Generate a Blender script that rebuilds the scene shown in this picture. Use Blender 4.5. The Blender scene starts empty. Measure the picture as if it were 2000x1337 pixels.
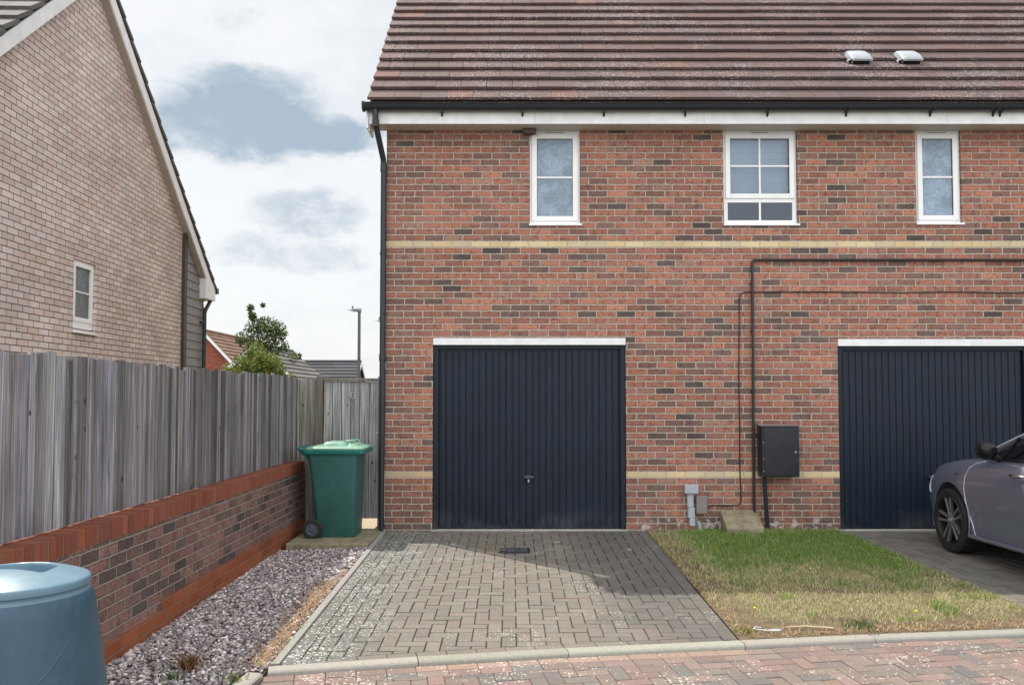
import bpy, bmesh, math, random
import numpy as np
from mathutils import Vector, Matrix
R = math.radians
random.seed(7)
rng = np.random.default_rng(11)
S = bpy.context.scene
COL = S.collection

# ------------------------------------------------------------------ camera, light, exposure
cd = bpy.data.cameras.new('camera'); cam = bpy.data.objects.new('camera', cd); COL.objects.link(cam)
cam.location = (0, 0, 1.535); cam.rotation_euler = (R(90) + math.atan(.0412), 0, 0)
cd.sensor_width = 36; cd.lens = 29.7; cd.shift_y = .01925; cd.clip_start = .1; cd.clip_end = 900
S.camera = cam
SUN_DIR = Vector((-.722 * math.cos(R(55)), .692 * math.cos(R(55)), math.sin(R(55)))).normalized()
ld = bpy.data.lights.new('sun', 'SUN'); ld.energy = 4.6; ld.angle = R(.6); ld.color = (1, .93, .83)
sun = bpy.data.objects.new('sun', ld); COL.objects.link(sun); sun.location = (-6, 6, 14)
sun.rotation_euler = SUN_DIR.to_track_quat('Z', 'Y').to_euler()
S.view_settings.view_transform = 'Standard'; S.view_settings.look = 'None'
S.view_settings.exposure = 0.12; S.view_settings.gamma = 1
S.cycles.max_bounces = 6; S.cycles.use_denoising = True

world = bpy.data.worlds.new('World'); S.world = world; world.use_nodes = True
wt = world.node_tree; wt.nodes.clear()


class G:
    """tiny node-graph helper"""
    def __init__(s, nt): s.nt = nt
    def n(s, typ, **kw):
        nd = s.nt.nodes.new(typ)
        for k, v in kw.items(): setattr(nd, k, v)
        return nd
    def put(s, sock, v):
        if isinstance(v, bpy.types.NodeSocket): s.nt.links.new(v, sock)
        elif v is not None:
            if hasattr(sock.default_value, '__len__') and not hasattr(v, '__len__'): v = (v,) * len(sock.default_value)
            if hasattr(sock.default_value, '__len__') and len(sock.default_value) == 4 and len(v) == 3: v = (*v, 1)
            sock.default_value = v
    def m(s, op, a, b=None, c=None, clamp=False):
        nd = s.n('ShaderNodeMath', operation=op, use_clamp=clamp)
        for i, v in enumerate((a, b, c)):
            if v is not None: s.put(nd.inputs[i], v)
        return nd.outputs[0]
    def vm(s, op, a, b=None):
        nd = s.n('ShaderNodeVectorMath', operation=op)
        s.put(nd.inputs[0], a)
        if b is not None: s.put(nd.inputs[1], b)
        return nd.outputs[1] if op in ('DOT_PRODUCT', 'LENGTH') else nd.outputs[0]
    def sep(s, v):
        nd = s.n('ShaderNodeSeparateXYZ'); s.put(nd.inputs[0], v); return nd.outputs
    def comb(s, x=0, y=0, z=0):
        nd = s.n('ShaderNodeCombineXYZ')
        for i, v in enumerate((x, y, z)): s.put(nd.inputs[i], v)
        return nd.outputs[0]
    def noise(s, vec, scale, detail=3, rough=.55, dist=0):
        nd = s.n('ShaderNodeTexNoise'); s.put(nd.inputs['Vector'], vec)
        nd.inputs['Scale'].default_value = scale; nd.inputs['Detail'].default_value = detail
        nd.inputs['Roughness'].default_value = rough; nd.inputs['Distortion'].default_value = dist
        return nd.outputs[0]
    def vor(s, vec, scale, feature='F1', rnd=1):
        nd = s.n('ShaderNodeTexVoronoi', feature=feature); s.put(nd.inputs['Vector'], vec)
        nd.inputs['Scale'].default_value = scale; nd.inputs['Randomness'].default_value = rnd
        return nd
    def white(s, vec):
        nd = s.n('ShaderNodeTexWhiteNoise', noise_dimensions='3D'); s.put(nd.inputs['Vector'], vec)
        return nd.outputs
    def ramp(s, fac, stops, interp='LINEAR'):
        nd = s.n('ShaderNodeValToRGB'); cr = nd.color_ramp; cr.interpolation = interp
        while len(cr.elements) < len(stops): cr.elements.new(.5)
        for e, (p, c) in zip(cr.elements, stops):
            e.position = p; e.color = (*c, 1) if len(c) == 3 else c
        s.put(nd.inputs[0], fac); return nd.outputs[0]
    def ss(s, v, a, b):   # smoothstep
        nd = s.n('ShaderNodeMapRange', interpolation_type='SMOOTHSTEP')
        s.put(nd.inputs[0], v); nd.inputs[1].default_value = a; nd.inputs[2].default_value = b
        return nd.outputs[0]
    def mix(s, f, a, b, mode='MIX'):
        nd = s.n('ShaderNodeMix', data_type='RGBA', blend_type=mode)
        s.put(nd.inputs[0], f); s.put(nd.inputs[6], a); s.put(nd.inputs[7], b); return nd.outputs[2]
    def bump(s, h, strength=.5, dist=.01, normal=None):
        nd = s.n('ShaderNodeBump'); nd.inputs['Strength'].default_value = strength
        nd.inputs['Distance'].default_value = dist; s.put(nd.inputs['Height'], h)
        if normal is not None: s.put(nd.inputs['Normal'], normal)
        return nd.outputs[0]
    def obj(s): return s.n('ShaderNodeTexCoord').outputs['Object']
    def col(s): return s.n('ShaderNodeAttribute', attribute_name='col').outputs['Color']
    def scale(s, v, f): 
        return s.vm('MULTIPLY', v, f)


# sky: clear-sky texture seen through and between bright broken clouds
g = G(wt)
sky = g.n('ShaderNodeTexSky', sky_type='NISHITA'); sky.sun_disc = False
sky.sun_elevation = R(55); sky.sun_rotation = math.atan2(SUN_DIR.x, SUN_DIR.y)
bg1 = g.n('ShaderNodeBackground'); g.put(bg1.inputs[0], sky.outputs[0]); bg1.inputs[1].default_value = .1
dirv = g.n('ShaderNodeTexCoord').outputs['Generated']
dx, dy, dz = g.sep(dirv)
ay = g.m('MAXIMUM', g.m('ABSOLUTE', dy), .05)
a = g.m('DIVIDE', dx, ay); b = g.m('DIVIDE', dz, ay)
nz = g.noise(g.scale(dirv, (1, 1, 1.9)), 3.6, 6, .62)
nz2 = g.noise(g.scale(dirv, (1, 1, 2.4)), 10, 5, .6)
wob = g.m('ADD', g.m('SUBTRACT', nz, .5), g.m('MULTIPLY', g.m('SUBTRACT', nz2, .5), .5))
nz3 = g.noise(g.vm('ADD', dirv, (3.1, 1.7, 5)), 7, 4, .6)
den = None
for (ca, cb, wa, wb, k) in ((-.335, .345, .10, .058, 1.0), (-.235, .325, .085, .032, .85), (-.255, .215, .075, .032, .55), (-.27, .165, .10, .022, .42),
                            (-.33, .47, .055, .035, .32), (-.21, .30, .05, .016, .4), (-.10, .40, .05, .02, .2),
                            (-1.1, .5, .3, .1, .6), (.5, .7, .35, .1, .6), (1.2, .35, .3, .08, .5)):
    da = g.m('DIVIDE', g.m('SUBTRACT', g.m('ADD', a, g.m('MULTIPLY', g.m('SUBTRACT', nz3, .5), .13)), ca), wa)
    db = g.m('DIVIDE', g.m('SUBTRACT', g.m('ADD', b, g.m('MULTIPLY', wob, .10)), cb), wb)
    q = g.m('ADD', g.m('POWER', g.m('ABSOLUTE', da), 2), g.m('POWER', g.m('ABSOLUTE', db), 2))
    e = g.m('MULTIPLY', g.ss(q, 2.0, .15), k)
    den = e if den is None else g.m('MAXIMUM', den, e)
nz4 = g.noise(g.scale(dirv, (1, 1, 1.8)), 13, 8, .72, .4)
den = g.m('MULTIPLY', g.ss(g.m('ADD', den, g.m('MULTIPLY', g.m('SUBTRACT', nz4, .5), 1.0)), .12, .95), g.m('ADD', .15, g.m('MULTIPLY', g.m('ADD', nz2, nz3), .8)), clamp=True)
den = g.m('ADD', den, g.m('MULTIPLY', g.ss(g.m('ADD', g.m('MULTIPLY', nz, .7), g.m('MULTIPLY', nz4, .3)), .44, .66), .22), clamp=True)
ccol = g.mix(den, (.93, .935, .94), (.40, .49, .58))
zen = g.m('MULTIPLY', g.m('ADD', 1.0, g.m('MULTIPLY', g.ss(dz, .6, 1.0), .1)), g.m('ADD', 1.0, g.m('MULTIPLY', g.ss(dy, .15, -.6), 1.05)))   # clouds opposite the sun and overhead are brighter
bg2 = g.n('ShaderNodeBackground'); g.put(bg2.inputs[0], ccol); g.put(bg2.inputs[1], zen)
mx = g.n('ShaderNodeMixShader'); mx.inputs[0].default_value = .88
wt.links.new(bg1.outputs[0], mx.inputs[1]); wt.links.new(bg2.outputs[0], mx.inputs[2])
wo = g.n('ShaderNodeOutputWorld'); wt.links.new(mx.outputs[0], wo.inputs[0])


# ------------------------------------------------------------------ materials
def mat(name, base=(.5, .5, .5), rough=.6, metal=0, spec=.5, build=None, **kw):
    m = bpy.data.materials.new(name); m.use_nodes = True
    bs = m.node_tree.nodes['Principled BSDF']
    bs.inputs['Base Color'].default_value = (*base, 1); bs.inputs['Roughness'].default_value = rough
    bs.inputs['Metallic'].default_value = metal; bs.inputs['Specular IOR Level'].default_value = spec
    for k, v in kw.items(): bs.inputs[k].default_value = v
    if build: build(G(m.node_tree), bs, m)
    return m


def brick_mat(name, stops, mortar, bw=.225, bh=.0743, z0=.0086, x0=0., m=.010, bands=(), band_stops=None,
              edge=.0035, cluster=.35, grime=None, bumpd=.006, horiz=False, rough=.85, offs=.5, mott=.35, smudge=.5):
    def build(g, bs, mm):
        o = g.obj(); x, y, z = g.sep(o)
        u = g.m('ADD', g.m('ADD', x, y), x0) if not horiz else g.m('ADD', y, x0)
        v = g.m('SUBTRACT', z, z0) if not horiz else x
        w1 = g.noise(o, 26, 3, .6); w2 = g.noise(g.vm('ADD', o, (9, 4, 2)), 26, 3, .6)
        row = g.m('FLOOR', g.m('DIVIDE', v, bh))
        u2 = g.m('ADD', u, g.m('MULTIPLY', g.m('SUBTRACT', w1, .5), edge * 4))
        v2 = g.m('ADD', g.m('SUBTRACT', v, g.m('MULTIPLY', row, bh)), g.m('MULTIPLY', g.m('SUBTRACT', w2, .5), edge * 4))
        rj = g.white(g.comb(row, 3.3, 1.1))[0]
        cf = g.m('ADD', g.m('ADD', g.m('DIVIDE', u2, bw), g.m('MULTIPLY', g.m('FRACT', g.m('MULTIPLY', row, .5)), 2 * offs)), g.m('MULTIPLY', rj, .16))
        colm = g.m('FLOOR', cf); fu = g.m('MULTIPLY', g.m('FRACT', cf), bw)
        du = g.m('MINIMUM', fu, g.m('SUBTRACT', bw, fu)); dv = g.m('MINIMUM', v2, g.m('SUBTRACT', bh, v2))
        dd = g.m('MINIMUM', du, dv)
        mask = g.ss(dd, m * .5 - .0022, m * .5 + .0022)
        h1 = g.white(g.comb(colm, row, 0)); h2 = g.white(g.comb(row, colm, 7.7))[0]
        big = g.noise(o, 1.3, 2, .5)
        hv = g.m('ADD', h1[0], g.m('MULTIPLY', g.m('SUBTRACT', big, .5), cluster), clamp=True)
        c = g.ramp(hv, stops)
        c = g.mix(g.m('MULTIPLY', h2, .45 if smudge > .1 else .18), c, (.55, .5, .48), 'MULTIPLY')
        fine = g.noise(g.scale(o, (1, 1, 1.6)), 42, 4, .65)
        smg = g.noise(g.vm('ADD', o, g.comb(g.m('MULTIPLY', h2, 7), 0, g.m('MULTIPLY', h1[0], 5))), 17, 3, .6)   # smudges that differ brick by brick
        c = g.mix(g.m('MULTIPLY', g.ss(smg, .50, .66), smudge), c, tuple(v * .42 + .01 for v in stops[min(2, len(stops) - 1)][1]))
        c = g.mix(g.m('MULTIPLY', g.ss(dd, m * .5 + .011, m * .5 + .001), smudge * .55), c, tuple(v * .5 for v in stops[min(2, len(stops) - 1)][1]))
        c = g.mix(mott, c, g.ramp(fine, [(.3, (.35, .33, .33)), (.52, (.95, .95, .95)), (.75, (1.35, 1.3, 1.25))]), 'MULTIPLY')
        if bands:
            bc = g.ramp(h1[0], band_stops)
            for r in bands:
                c = g.mix(g.m('COMPARE', row, float(r), .2), c, bc)
        wx = g.noise(o, .9, 3, .6)
        c = g.mix(1, c, g.ramp(wx, [(.3, (.80, .78, .77)), (.7, (1.10, 1.10, 1.10))]), 'MULTIPLY')
        if grime: c = grime(g, c, o, fine)
        mc = g.mix(g.noise(o, 15, 3), mortar, tuple(q * .62 for q in mortar))
        c = g.mix(mask, mc, c)
        g.put(bs.inputs['Base Color'], c)
        hgt = g.m('ADD', mask, g.m('MULTIPLY', fine, .6))
        g.put(bs.inputs['Normal'], g.bump(hgt, .95, bumpd * 1.3))
    return mat(name, rough=rough, spec=.25, build=build)


def facade_grime(g, c, o, fine):
    x, y, z = g.sep(o)
    n = g.noise(o, 5, 4, .6)
    low = g.m('MULTIPLY', g.ss(z, .62, .05), g.ss(n, .32, .6))
    c = g.mix(g.m('MULTIPLY', low, .62), c, (.10, .085, .08))
    pier = g.m('MULTIPLY', g.ss(x, -.9, -1.5), g.ss(g.noise(o, 1.6, 3), .3, .6))
    c = g.mix(g.m('MULTIPLY', pier, .5), c, (.13, .09, .08))
    eff = g.m('MULTIPLY', g.ss(z, .2, .07), g.ss(g.noise(g.vm('ADD', o, (4, 4, 4)), 9, 3), .52, .6))
    return g.mix(g.m('MULTIPLY', eff, g.m('MULTIPLY', .8, g.ss(x, 1.2, 1.4))), c, (.6, .56, .55))


RED = [(0, (.12, .097, .092)), (.04, (.175, .13, .118)), (.12, (.27, .165, .137)), (.3, (.38, .178, .135)), (.6, (.49, .21, .147)), (.8, (.555, .255, .17)), (.92, (.43, .20, .165)), (1, (.42, .245, .185))]
M_FACADE = brick_mat('red_brick', RED, (.64, .56, .465), m=.0115, edge=.0055, mott=.6, cluster=.6, smudge=.65, bands=(8, 44),
                     band_stops=[(0, (.66, .5, .28)), (.5, (.74, .6, .36)), (1, (.6, .5, .33))], grime=facade_grime)
M_NBRICK = brick_mat('pale_brick', [(0, (.66, .56, .525)), (.3, (.74, .64, .60)), (.6, (.79, .69, .655)), (.85, (.83, .74, .71)), (1, (.75, .59, .52))],
                     (.13, .10, .09), z0=0, bh=.075, m=.0085, cluster=.25, edge=.003, bumpd=.006, mott=.22, smudge=.06)
M_LOWBRICK = brick_mat('weathered_brick', [(0, (.10, .09, .09)), (.12, (.15, .12, .115)), (.35, (.225, .15, .135)), (.65, (.30, .165, .145)), (1, (.33, .195, .17))],
                       (.43, .37, .31), z0=.0, bh=.075, cluster=.55, edge=.005, x0=.08, mott=.85, smudge=.6)
M_PLINTH = brick_mat('orange_engineering_brick', [(0, (.28, .08, .035)), (.5, (.36, .105, .045)), (1, (.40, .135, .06))], (.36, .27, .2), z0=.0, bh=.075,
                     m=.007, edge=.001, cluster=.1, rough=.6, mott=.3, smudge=.1)
M_FARBRICK = brick_mat('distant_red_brick', [(0, (.30, .07, .05)), (1, (.42, .12, .07))], (.3, .22, .18))


def tint_mat(name, rough=.8, scale=40, amt=.5, bumpd=.004, extra=None, spec=.3, k=1.0):
    """per-piece colour attribute with mottling"""
    def build(g, bs, mm):
        o = g.obj(); c = g.col()
        f = g.noise(o, scale, 4, .65)
        c = g.mix(amt, c, g.ramp(f, [(.28, (.45, .43, .42)), (.5, (.95, .95, .95)), (.75, (1.4, 1.38, 1.35))]), 'MULTIPLY')
        if extra: c = extra(g, c, o, f)
        g.put(bs.inputs['Base Color'], c); g.put(bs.inputs['Normal'], g.bump(f, .6, bumpd))
    return mat(name, rough=rough, spec=spec, build=build)


def lichen(sc, thr, dens_lo, dens_hi, colr, dsc=1.2, amt=.85):
    def f(g, c, o, fine):
        w = g.vm('ADD', o, g.scale(g.n('ShaderNodeTexNoise').outputs[1], (0, 0, 0)))
        v = g.vor(o, sc); d = v.outputs['Distance']
        r = g.sep(v.outputs['Color'])[0]
        dens = g.ss(g.noise(o, dsc, 4, .65), dens_lo, dens_hi)
        size = g.m('MULTIPLY', g.m('MULTIPLY', r, thr), dens)
        sp = g.ss(g.m('SUBTRACT', g.m('ADD', d, g.m('MULTIPLY', g.m('SUBTRACT', fine, .5), .25)), size), .06, -.02)
        return g.mix(g.m('MULTIPLY', sp, amt), c, colr)
    return f


def drive_extra(g, c, o, fine):
    x, y, z = g.sep(o)
    # grey lichen bloom down the left edge and a painted darker patch on the right
    le = g.m('MULTIPLY', g.ss(g.m('ADD', x, g.m('MULTIPLY', g.noise(o, 2, 3), .5)), -.35, -.95), .6)
    c = g.mix(le, c, (.13, .135, .13))
    # irregular dirt stain along the lawn side, also painted to deepen the shadow there
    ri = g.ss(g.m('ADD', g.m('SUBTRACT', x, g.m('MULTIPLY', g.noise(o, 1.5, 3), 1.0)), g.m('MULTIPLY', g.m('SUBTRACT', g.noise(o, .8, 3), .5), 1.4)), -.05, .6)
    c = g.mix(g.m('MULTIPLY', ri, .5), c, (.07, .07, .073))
    d = g.noise(o, 3, 4, .6)
    c = g.mix(g.m('MULTIPLY', g.ss(d, .5, .75), .35), c, (.12, .11, .095))
    c = lichen(55, .42, .42, .68, (.56, .56, .52), 1.6)(g, c, o, fine)
    le2 = g.m('MULTIPLY', g.ss(x, -.7, -1.3), 1)
    return g.mix(le2, c, lichen(48, .5, .3, .5, (.56, .57, .53), 2.5)(g, c, o, fine))


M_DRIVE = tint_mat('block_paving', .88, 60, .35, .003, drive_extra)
M_DRIVE2 = tint_mat('block_paving_dark', .88, 60, .35, .003, lichen(60, .25, .5, .7, (.45, .45, .42), 1.6))
M_ROAD = tint_mat('road_paving', .9, 60, .4, .004, lichen(46, .54, .38, .64, (.56, .53, .48), 3.5, .75))
M_KERB = tint_mat('kerb_concrete', .85, 45, .3, .003, lichen(60, .25, .45, .7, (.3, .3, .26), 2))
M_TILE = tint_mat('roof_tile', .85, 30, .3, .003, lichen(52, .46, .30, .62, (.52, .49, .48), 1.0, .7))
M_GTILE = tint_mat('grey_roof_tile', .85, 30, .3, .003)
M_STONE = tint_mat('gravel_stone', .8, 90, .3, .002)
M_COPING = tint_mat('coping_brick', .7, 55, .35, .002)
M_PLAIN = tint_mat('tinted', .8, 50, .15, .001)


def leafmat(name, rough=.5, trans=.35):
    m = bpy.data.materials.new(name); m.use_nodes = True; nt = m.node_tree; g = G(nt)
    bs = nt.nodes['Principled BSDF']; bs.inputs['Roughness'].default_value = rough; bs.inputs['Specular IOR Level'].default_value = .25
    c = g.col(); g.put(bs.inputs['Base Color'], c)
    tr = g.n('ShaderNodeBsdfTranslucent'); g.put(tr.inputs[0], c)
    ms = g.n('ShaderNodeMixShader'); ms.inputs[0].default_value = trans
    nt.links.new(bs.outputs[0], ms.inputs[1]); nt.links.new(tr.outputs[0], ms.inputs[2])
    nt.links.new(ms.outputs[0], nt.nodes['Material Output'].inputs[0]); return m


M_LEAF = leafmat('leaf'); M_BLADE = leafmat('grass_blade', .7, .3)


def wood_build(dark=1., green=0.):
    def build(g, bs, mm):
        o = g.obj(); c = g.col()
        st = g.noise(g.vm('MULTIPLY', o, (60, 60, 1.1)), 1, 5, .75)
        st2 = g.noise(g.vm('MULTIPLY', o, (110, 110, 2.5)), 1, 3, .7)
        c = g.mix(.85, c, g.ramp(st, [(.3, (.15, .145, .14)), (.43, (.62, .62, .62)), (.55, (1.1, 1.1, 1.1)), (.68, (1.95, 1.95, 1.93))]), 'MULTIPLY')
        c = g.mix(.5, c, g.ramp(st2, [(.3, (.5, .5, .5)), (.6, (1.1, 1.1, 1.1))]), 'MULTIPLY')
        kv = g.vor(g.vm('MULTIPLY', o, (1, 1, .6)), 8.5)
        kn = g.m('MULTIPLY', g.ss(g.m('ADD', kv.outputs['Distance'], g.m('MULTIPLY', g.noise(o, 40, 2), .06)), .17, .07), g.m('GREATER_THAN', g.sep(kv.outputs['Color'])[1], .5))
        c = g.mix(g.m('MULTIPLY', kn, .85), c, (.025, .02, .02))
        cr = g.ss(g.noise(g.vm('MULTIPLY', o, (150, 150, 3.2)), 1, 2, .5), .64, .70)   # splits along the grain
        c = g.mix(g.m('MULTIPLY', cr, .7), c, (.03, .028, .03))
        big = g.noise(g.vm('MULTIPLY', o, (2.2, 2.2, 1)), 1, 3, .6)
        c = g.mix(g.m('MULTIPLY', g.ss(big, .5, .75), .45), c, (.06, .058, .058))
        if green:
            x, y, z = g.sep(o)
            c = g.mix(g.m('MULTIPLY', g.ss(g.noise(o, 3, 3), .4, .7), green), c, (.16, .15, .07))
        g.put(bs.inputs['Base Color'], c); g.put(bs.inputs['Normal'], g.bump(st, .7, .008))
    return build


M_WOOD = mat('weathered_wood', rough=.85, spec=.2, build=wood_build())
M_WOODG = mat('weathered_wood_green', rough=.85, spec=.2, build=wood_build(green=.35))


def plastic(name, base, rough=.4, mott=.12, spec=.5, sc=6, dust=None, splash=False):
    def build(g, bs, mm):
        o = g.obj(); n = g.noise(o, sc, 5, .65); n2 = g.noise(o, sc * 9, 3, .6)
        lo = tuple(v * (1 - mott * 2) for v in base); hi = tuple(min(1, v * (1 + mott * 1.5)) for v in base)
        c = g.ramp(n, [(.3, lo), (.7, hi)])
        if splash:   # dried splashes and scratches low on the door
            z = g.sep(o)[2]; v = g.vor(g.vm('MULTIPLY', o, (1, 1, .7)), 26); keep = g.m('GREATER_THAN', g.sep(v.outputs['Color'])[0], .80)
            sp = g.m('MULTIPLY', g.m('MULTIPLY', g.ss(g.m('ADD', v.outputs['Distance'], g.m('MULTIPLY', g.noise(o, 60, 3), .3)), .34, .22), keep), g.ss(z, .9, .1))
            c = g.mix(g.m('MULTIPLY', sp, .35), c, (.30, .31, .32))
            c = g.mix(g.m('MULTIPLY', g.m('MULTIPLY', g.ss(z, .30, .02), g.ss(n, .4, .65)), .30), c, (.12, .115, .11))
        if dust: c = g.mix(g.m('MULTIPLY', g.ss(n2, .45, .75), dust[1]), c, dust[0])
        g.put(bs.inputs['Base Color'], c)
        g.put(bs.inputs['Roughness'], g.m('ADD', rough - .08, g.m('MULTIPLY', n2, .2)))
        g.put(bs.inputs['Normal'], g.bump(n2, .12, .002))
    return mat(name, base, rough, spec=spec, build=build)


M_UPVC = plastic('white_upvc', (.87, .87, .87), .3, .02)
M_FASCIA = plastic('white_fascia', (.83, .83, .845), .35, .06, dust=((.5, .45, .4), .18))
M_SOFFIT = plastic('cream_soffit', (.62, .57, .50), .5, .05)
M_NSOFFIT = plastic('beige_soffit', (.46, .40, .345), .6, .05)
M_BLACKP = plastic('black_plastic', (.018, .022, .03), .35, .1)
M_CABLE = plastic('cable', (.02, .018, .022), .5, .1)
M_DOOR = plastic('navy_steel', (.0075, .0150, .030), .46, .12, spec=.32, sc=2.5, dust=((.035, .043, .055), .12), splash=True)
M_HUB = plastic('hub_grey', (.085, .095, .125), .4, .1)
M_HANDLE = plastic('handle_grey', (.05, .055, .065), .35, .1)
M_GREYP = plastic('grey_plastic', (.42, .45, .50), .5, .06)
M_GREYBOX = plastic('brown_grey_plastic', (.25, .215, .21), .55, .06)
M_GREENP = plastic('pale_green_pipe', (.27, .44, .40), .5, .1)
M_BIN = plastic('green_plastic', (.026, .108, .098), .42, .07, sc=4, dust=((.065, .16, .145), .4))
M_BINLID = plastic('green_lid', (.20, .38, .28), .33, .18, sc=5, dust=((.35, .5, .42), .35))
M_BINRIM = plastic('green_rim', (.016, .17, .15), .38, .1)
M_BLUE = plastic('blue_plastic', (.036, .088, .138), .42, .10, sc=5, dust=((.07, .13, .18), .35))
M_BLUELID = plastic('blue_lid', (.12, .215, .285), .38, .06, sc=5, dust=((.2, .29, .35), .25))
M_RUBBER = plastic('rubber', (.018, .018, .019), .7, .15)
M_METAL = mat('steel', (.5, .5, .52), .3, 1)
M_CHROME = mat('chrome', (.75, .76, .8), .14, 1)
M_SIDING = plastic('grey_cladding', (.235, .225, .22), .55, .05)
M_TRIM = plastic('dark_trim', (.058, .048, .045), .6, .1)
M_POLE = plastic('lamp_grey', (.10, .11, .115), .5, .1)
M_ROOM = mat('dark_room', (.03, .032, .035), .9)
M_BARK = plastic('bark', (.09, .075, .06), .9, .3, sc=20)
M_TILEV = plastic('grey_vent', (.42, .45, .48), .3, .06)
M_SEAL = mat('black_seal', (.01, .01, .011), .5)
M_CARGLASS = mat('car_glass', (.006, .007, .009), .04, spec=.8)
M_BRIGHT = mat('trim_and_glint', (.62, .64, .70), .3, .0)
M_RIMDARK = mat('rim_dark', (.01, .01, .011), .5)


def paint_build(g, bs, mm):
    o = g.obj(); f = g.noise(o, 420, 1)
    g.put(bs.inputs['Base Color'], g.mix(g.m('MULTIPLY', f, .6), (.15, .165, .235), (.215, .23, .315)))
    bs.inputs['Coat Weight'].default_value = .9; bs.inputs['Coat Roughness'].default_value = .04


M_PAINT = mat('grey_metallic_paint', (.2, .2, .23), .4, .35, build=paint_build)
M_PAINTD = mat('dark_gloss_trim', (.010, .010, .013), .22, spec=.35)
M_RIM = mat('machined_alloy', (.24, .235, .245), .35, .6)


def slab_build(g, bs, mm):
    o = g.obj(); n = g.noise(o, 7, 5, .65); n2 = g.noise(o, 60, 3)
    c = g.ramp(n, [(.3, (.15, .125, .07)), (.5, (.27, .235, .15)), (.7, (.36, .32, .23))])
    c = g.mix(.4, c, g.ramp(n2, [(.3, (.5, .5, .5)), (.7, (1.3, 1.3, 1.3))]), 'MULTIPLY')
    g.put(bs.inputs['Base Color'], c); g.put(bs.inputs['Normal'], g.bump(n2, .5, .004))


M_SLAB = mat('mossy_concrete', rough=.9, build=slab_build)


def soil_build(c0, c1, sc=14):
    def f(g, bs, mm):
        o = g.obj(); n = g.noise(o, sc, 6, .7); n2 = g.noise(o, sc * 8, 4, .7)
        c = g.ramp(g.m('ADD', g.m('MULTIPLY', n, .5), g.m('MULTIPLY', n2, .5)), [(.35, c0), (.65, c1)])
        g.put(bs.inputs['Base Color'], c); g.put(bs.inputs['Normal'], g.bump(n2, .8, .012))
    return f


M_JOINT = mat('joint_sand', rough=.95, build=soil_build((.028, .026, .018), (.075, .07, .04)))
M_JOINTR = mat('joint_sand_road', rough=.95, build=soil_build((.07, .055, .045), (.19, .16, .13)))
M_GBASE = mat('gravel_bed', rough=.95, build=soil_build((.025, .022, .022), (.08, .07, .07), 30))
M_EARTH = mat('earth', rough=.95, build=soil_build((.075, .055, .035), (.20, .15, .085), 9))
M_GROUND = mat('turf_ground', rough=.95, build=soil_build((.05, .07, .025), (.12, .13, .05), 2))
M_PATH = mat('pale_path', rough=.9, build=soil_build((.42, .36, .26), (.55, .48, .36), 6))


def glass_build(obscure, base, rough):
    def f(g, bs, mm):
        nt = g.nt; o = g.obj()
        if obscure:
            n = g.noise(o, 22, 2, .5, 2.2); z = g.sep(o)[2]
            n4 = g.noise(o, 5, 3)
            c = g.mix(g.ss(n4, .35, .65), tuple(v * .7 for v in base), tuple(min(1, v * 1.1) for v in base))
            c = g.mix(.5, c, g.ramp(n, [(.35, (.55, .6, .65)), (.6, (1.3, 1.3, 1.3))]), 'MULTIPLY')
            g.put(bs.inputs['Base Color'], c); g.put(bs.inputs['Normal'], g.bump(n, .6, .012))
        else:
            tr = g.n('ShaderNodeBsdfTransparent'); tr.inputs[0].default_value = (.90, .93, .95, 1)
            gl = g.n('ShaderNodeBsdfGlossy'); gl.inputs['Roughness'].default_value = .02; gl.inputs[0].default_value = (.8, .88, 1, 1)
            fr = g.n('ShaderNodeFresnel'); fr.inputs[0].default_value = 1.5
            ms = g.n('ShaderNodeMixShader'); g.put(ms.inputs[0], g.m('MULTIPLY', fr.outputs[0], 1.25, clamp=True))
            nt.links.new(tr.outputs[0], ms.inputs[1]); nt.links.new(gl.outputs[0], ms.inputs[2])
            nt.links.new(ms.outputs[0], nt.nodes['Material Output'].inputs[0])
    return f


M_OBSC = mat('obscure_glass', rough=.12, spec=.8, build=glass_build(True, (.23, .32, .42), .12))
M_OBSCD = mat('obscure_glass_dark', rough=.15, spec=.8, build=glass_build(True, (.075, .09, .10), .15))
M_GLASS = mat('clear_glass', build=glass_build(False, None, 0))
M_BLIND = plastic('blind_slat', (.52, .58, .67), .6, .03)


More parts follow.
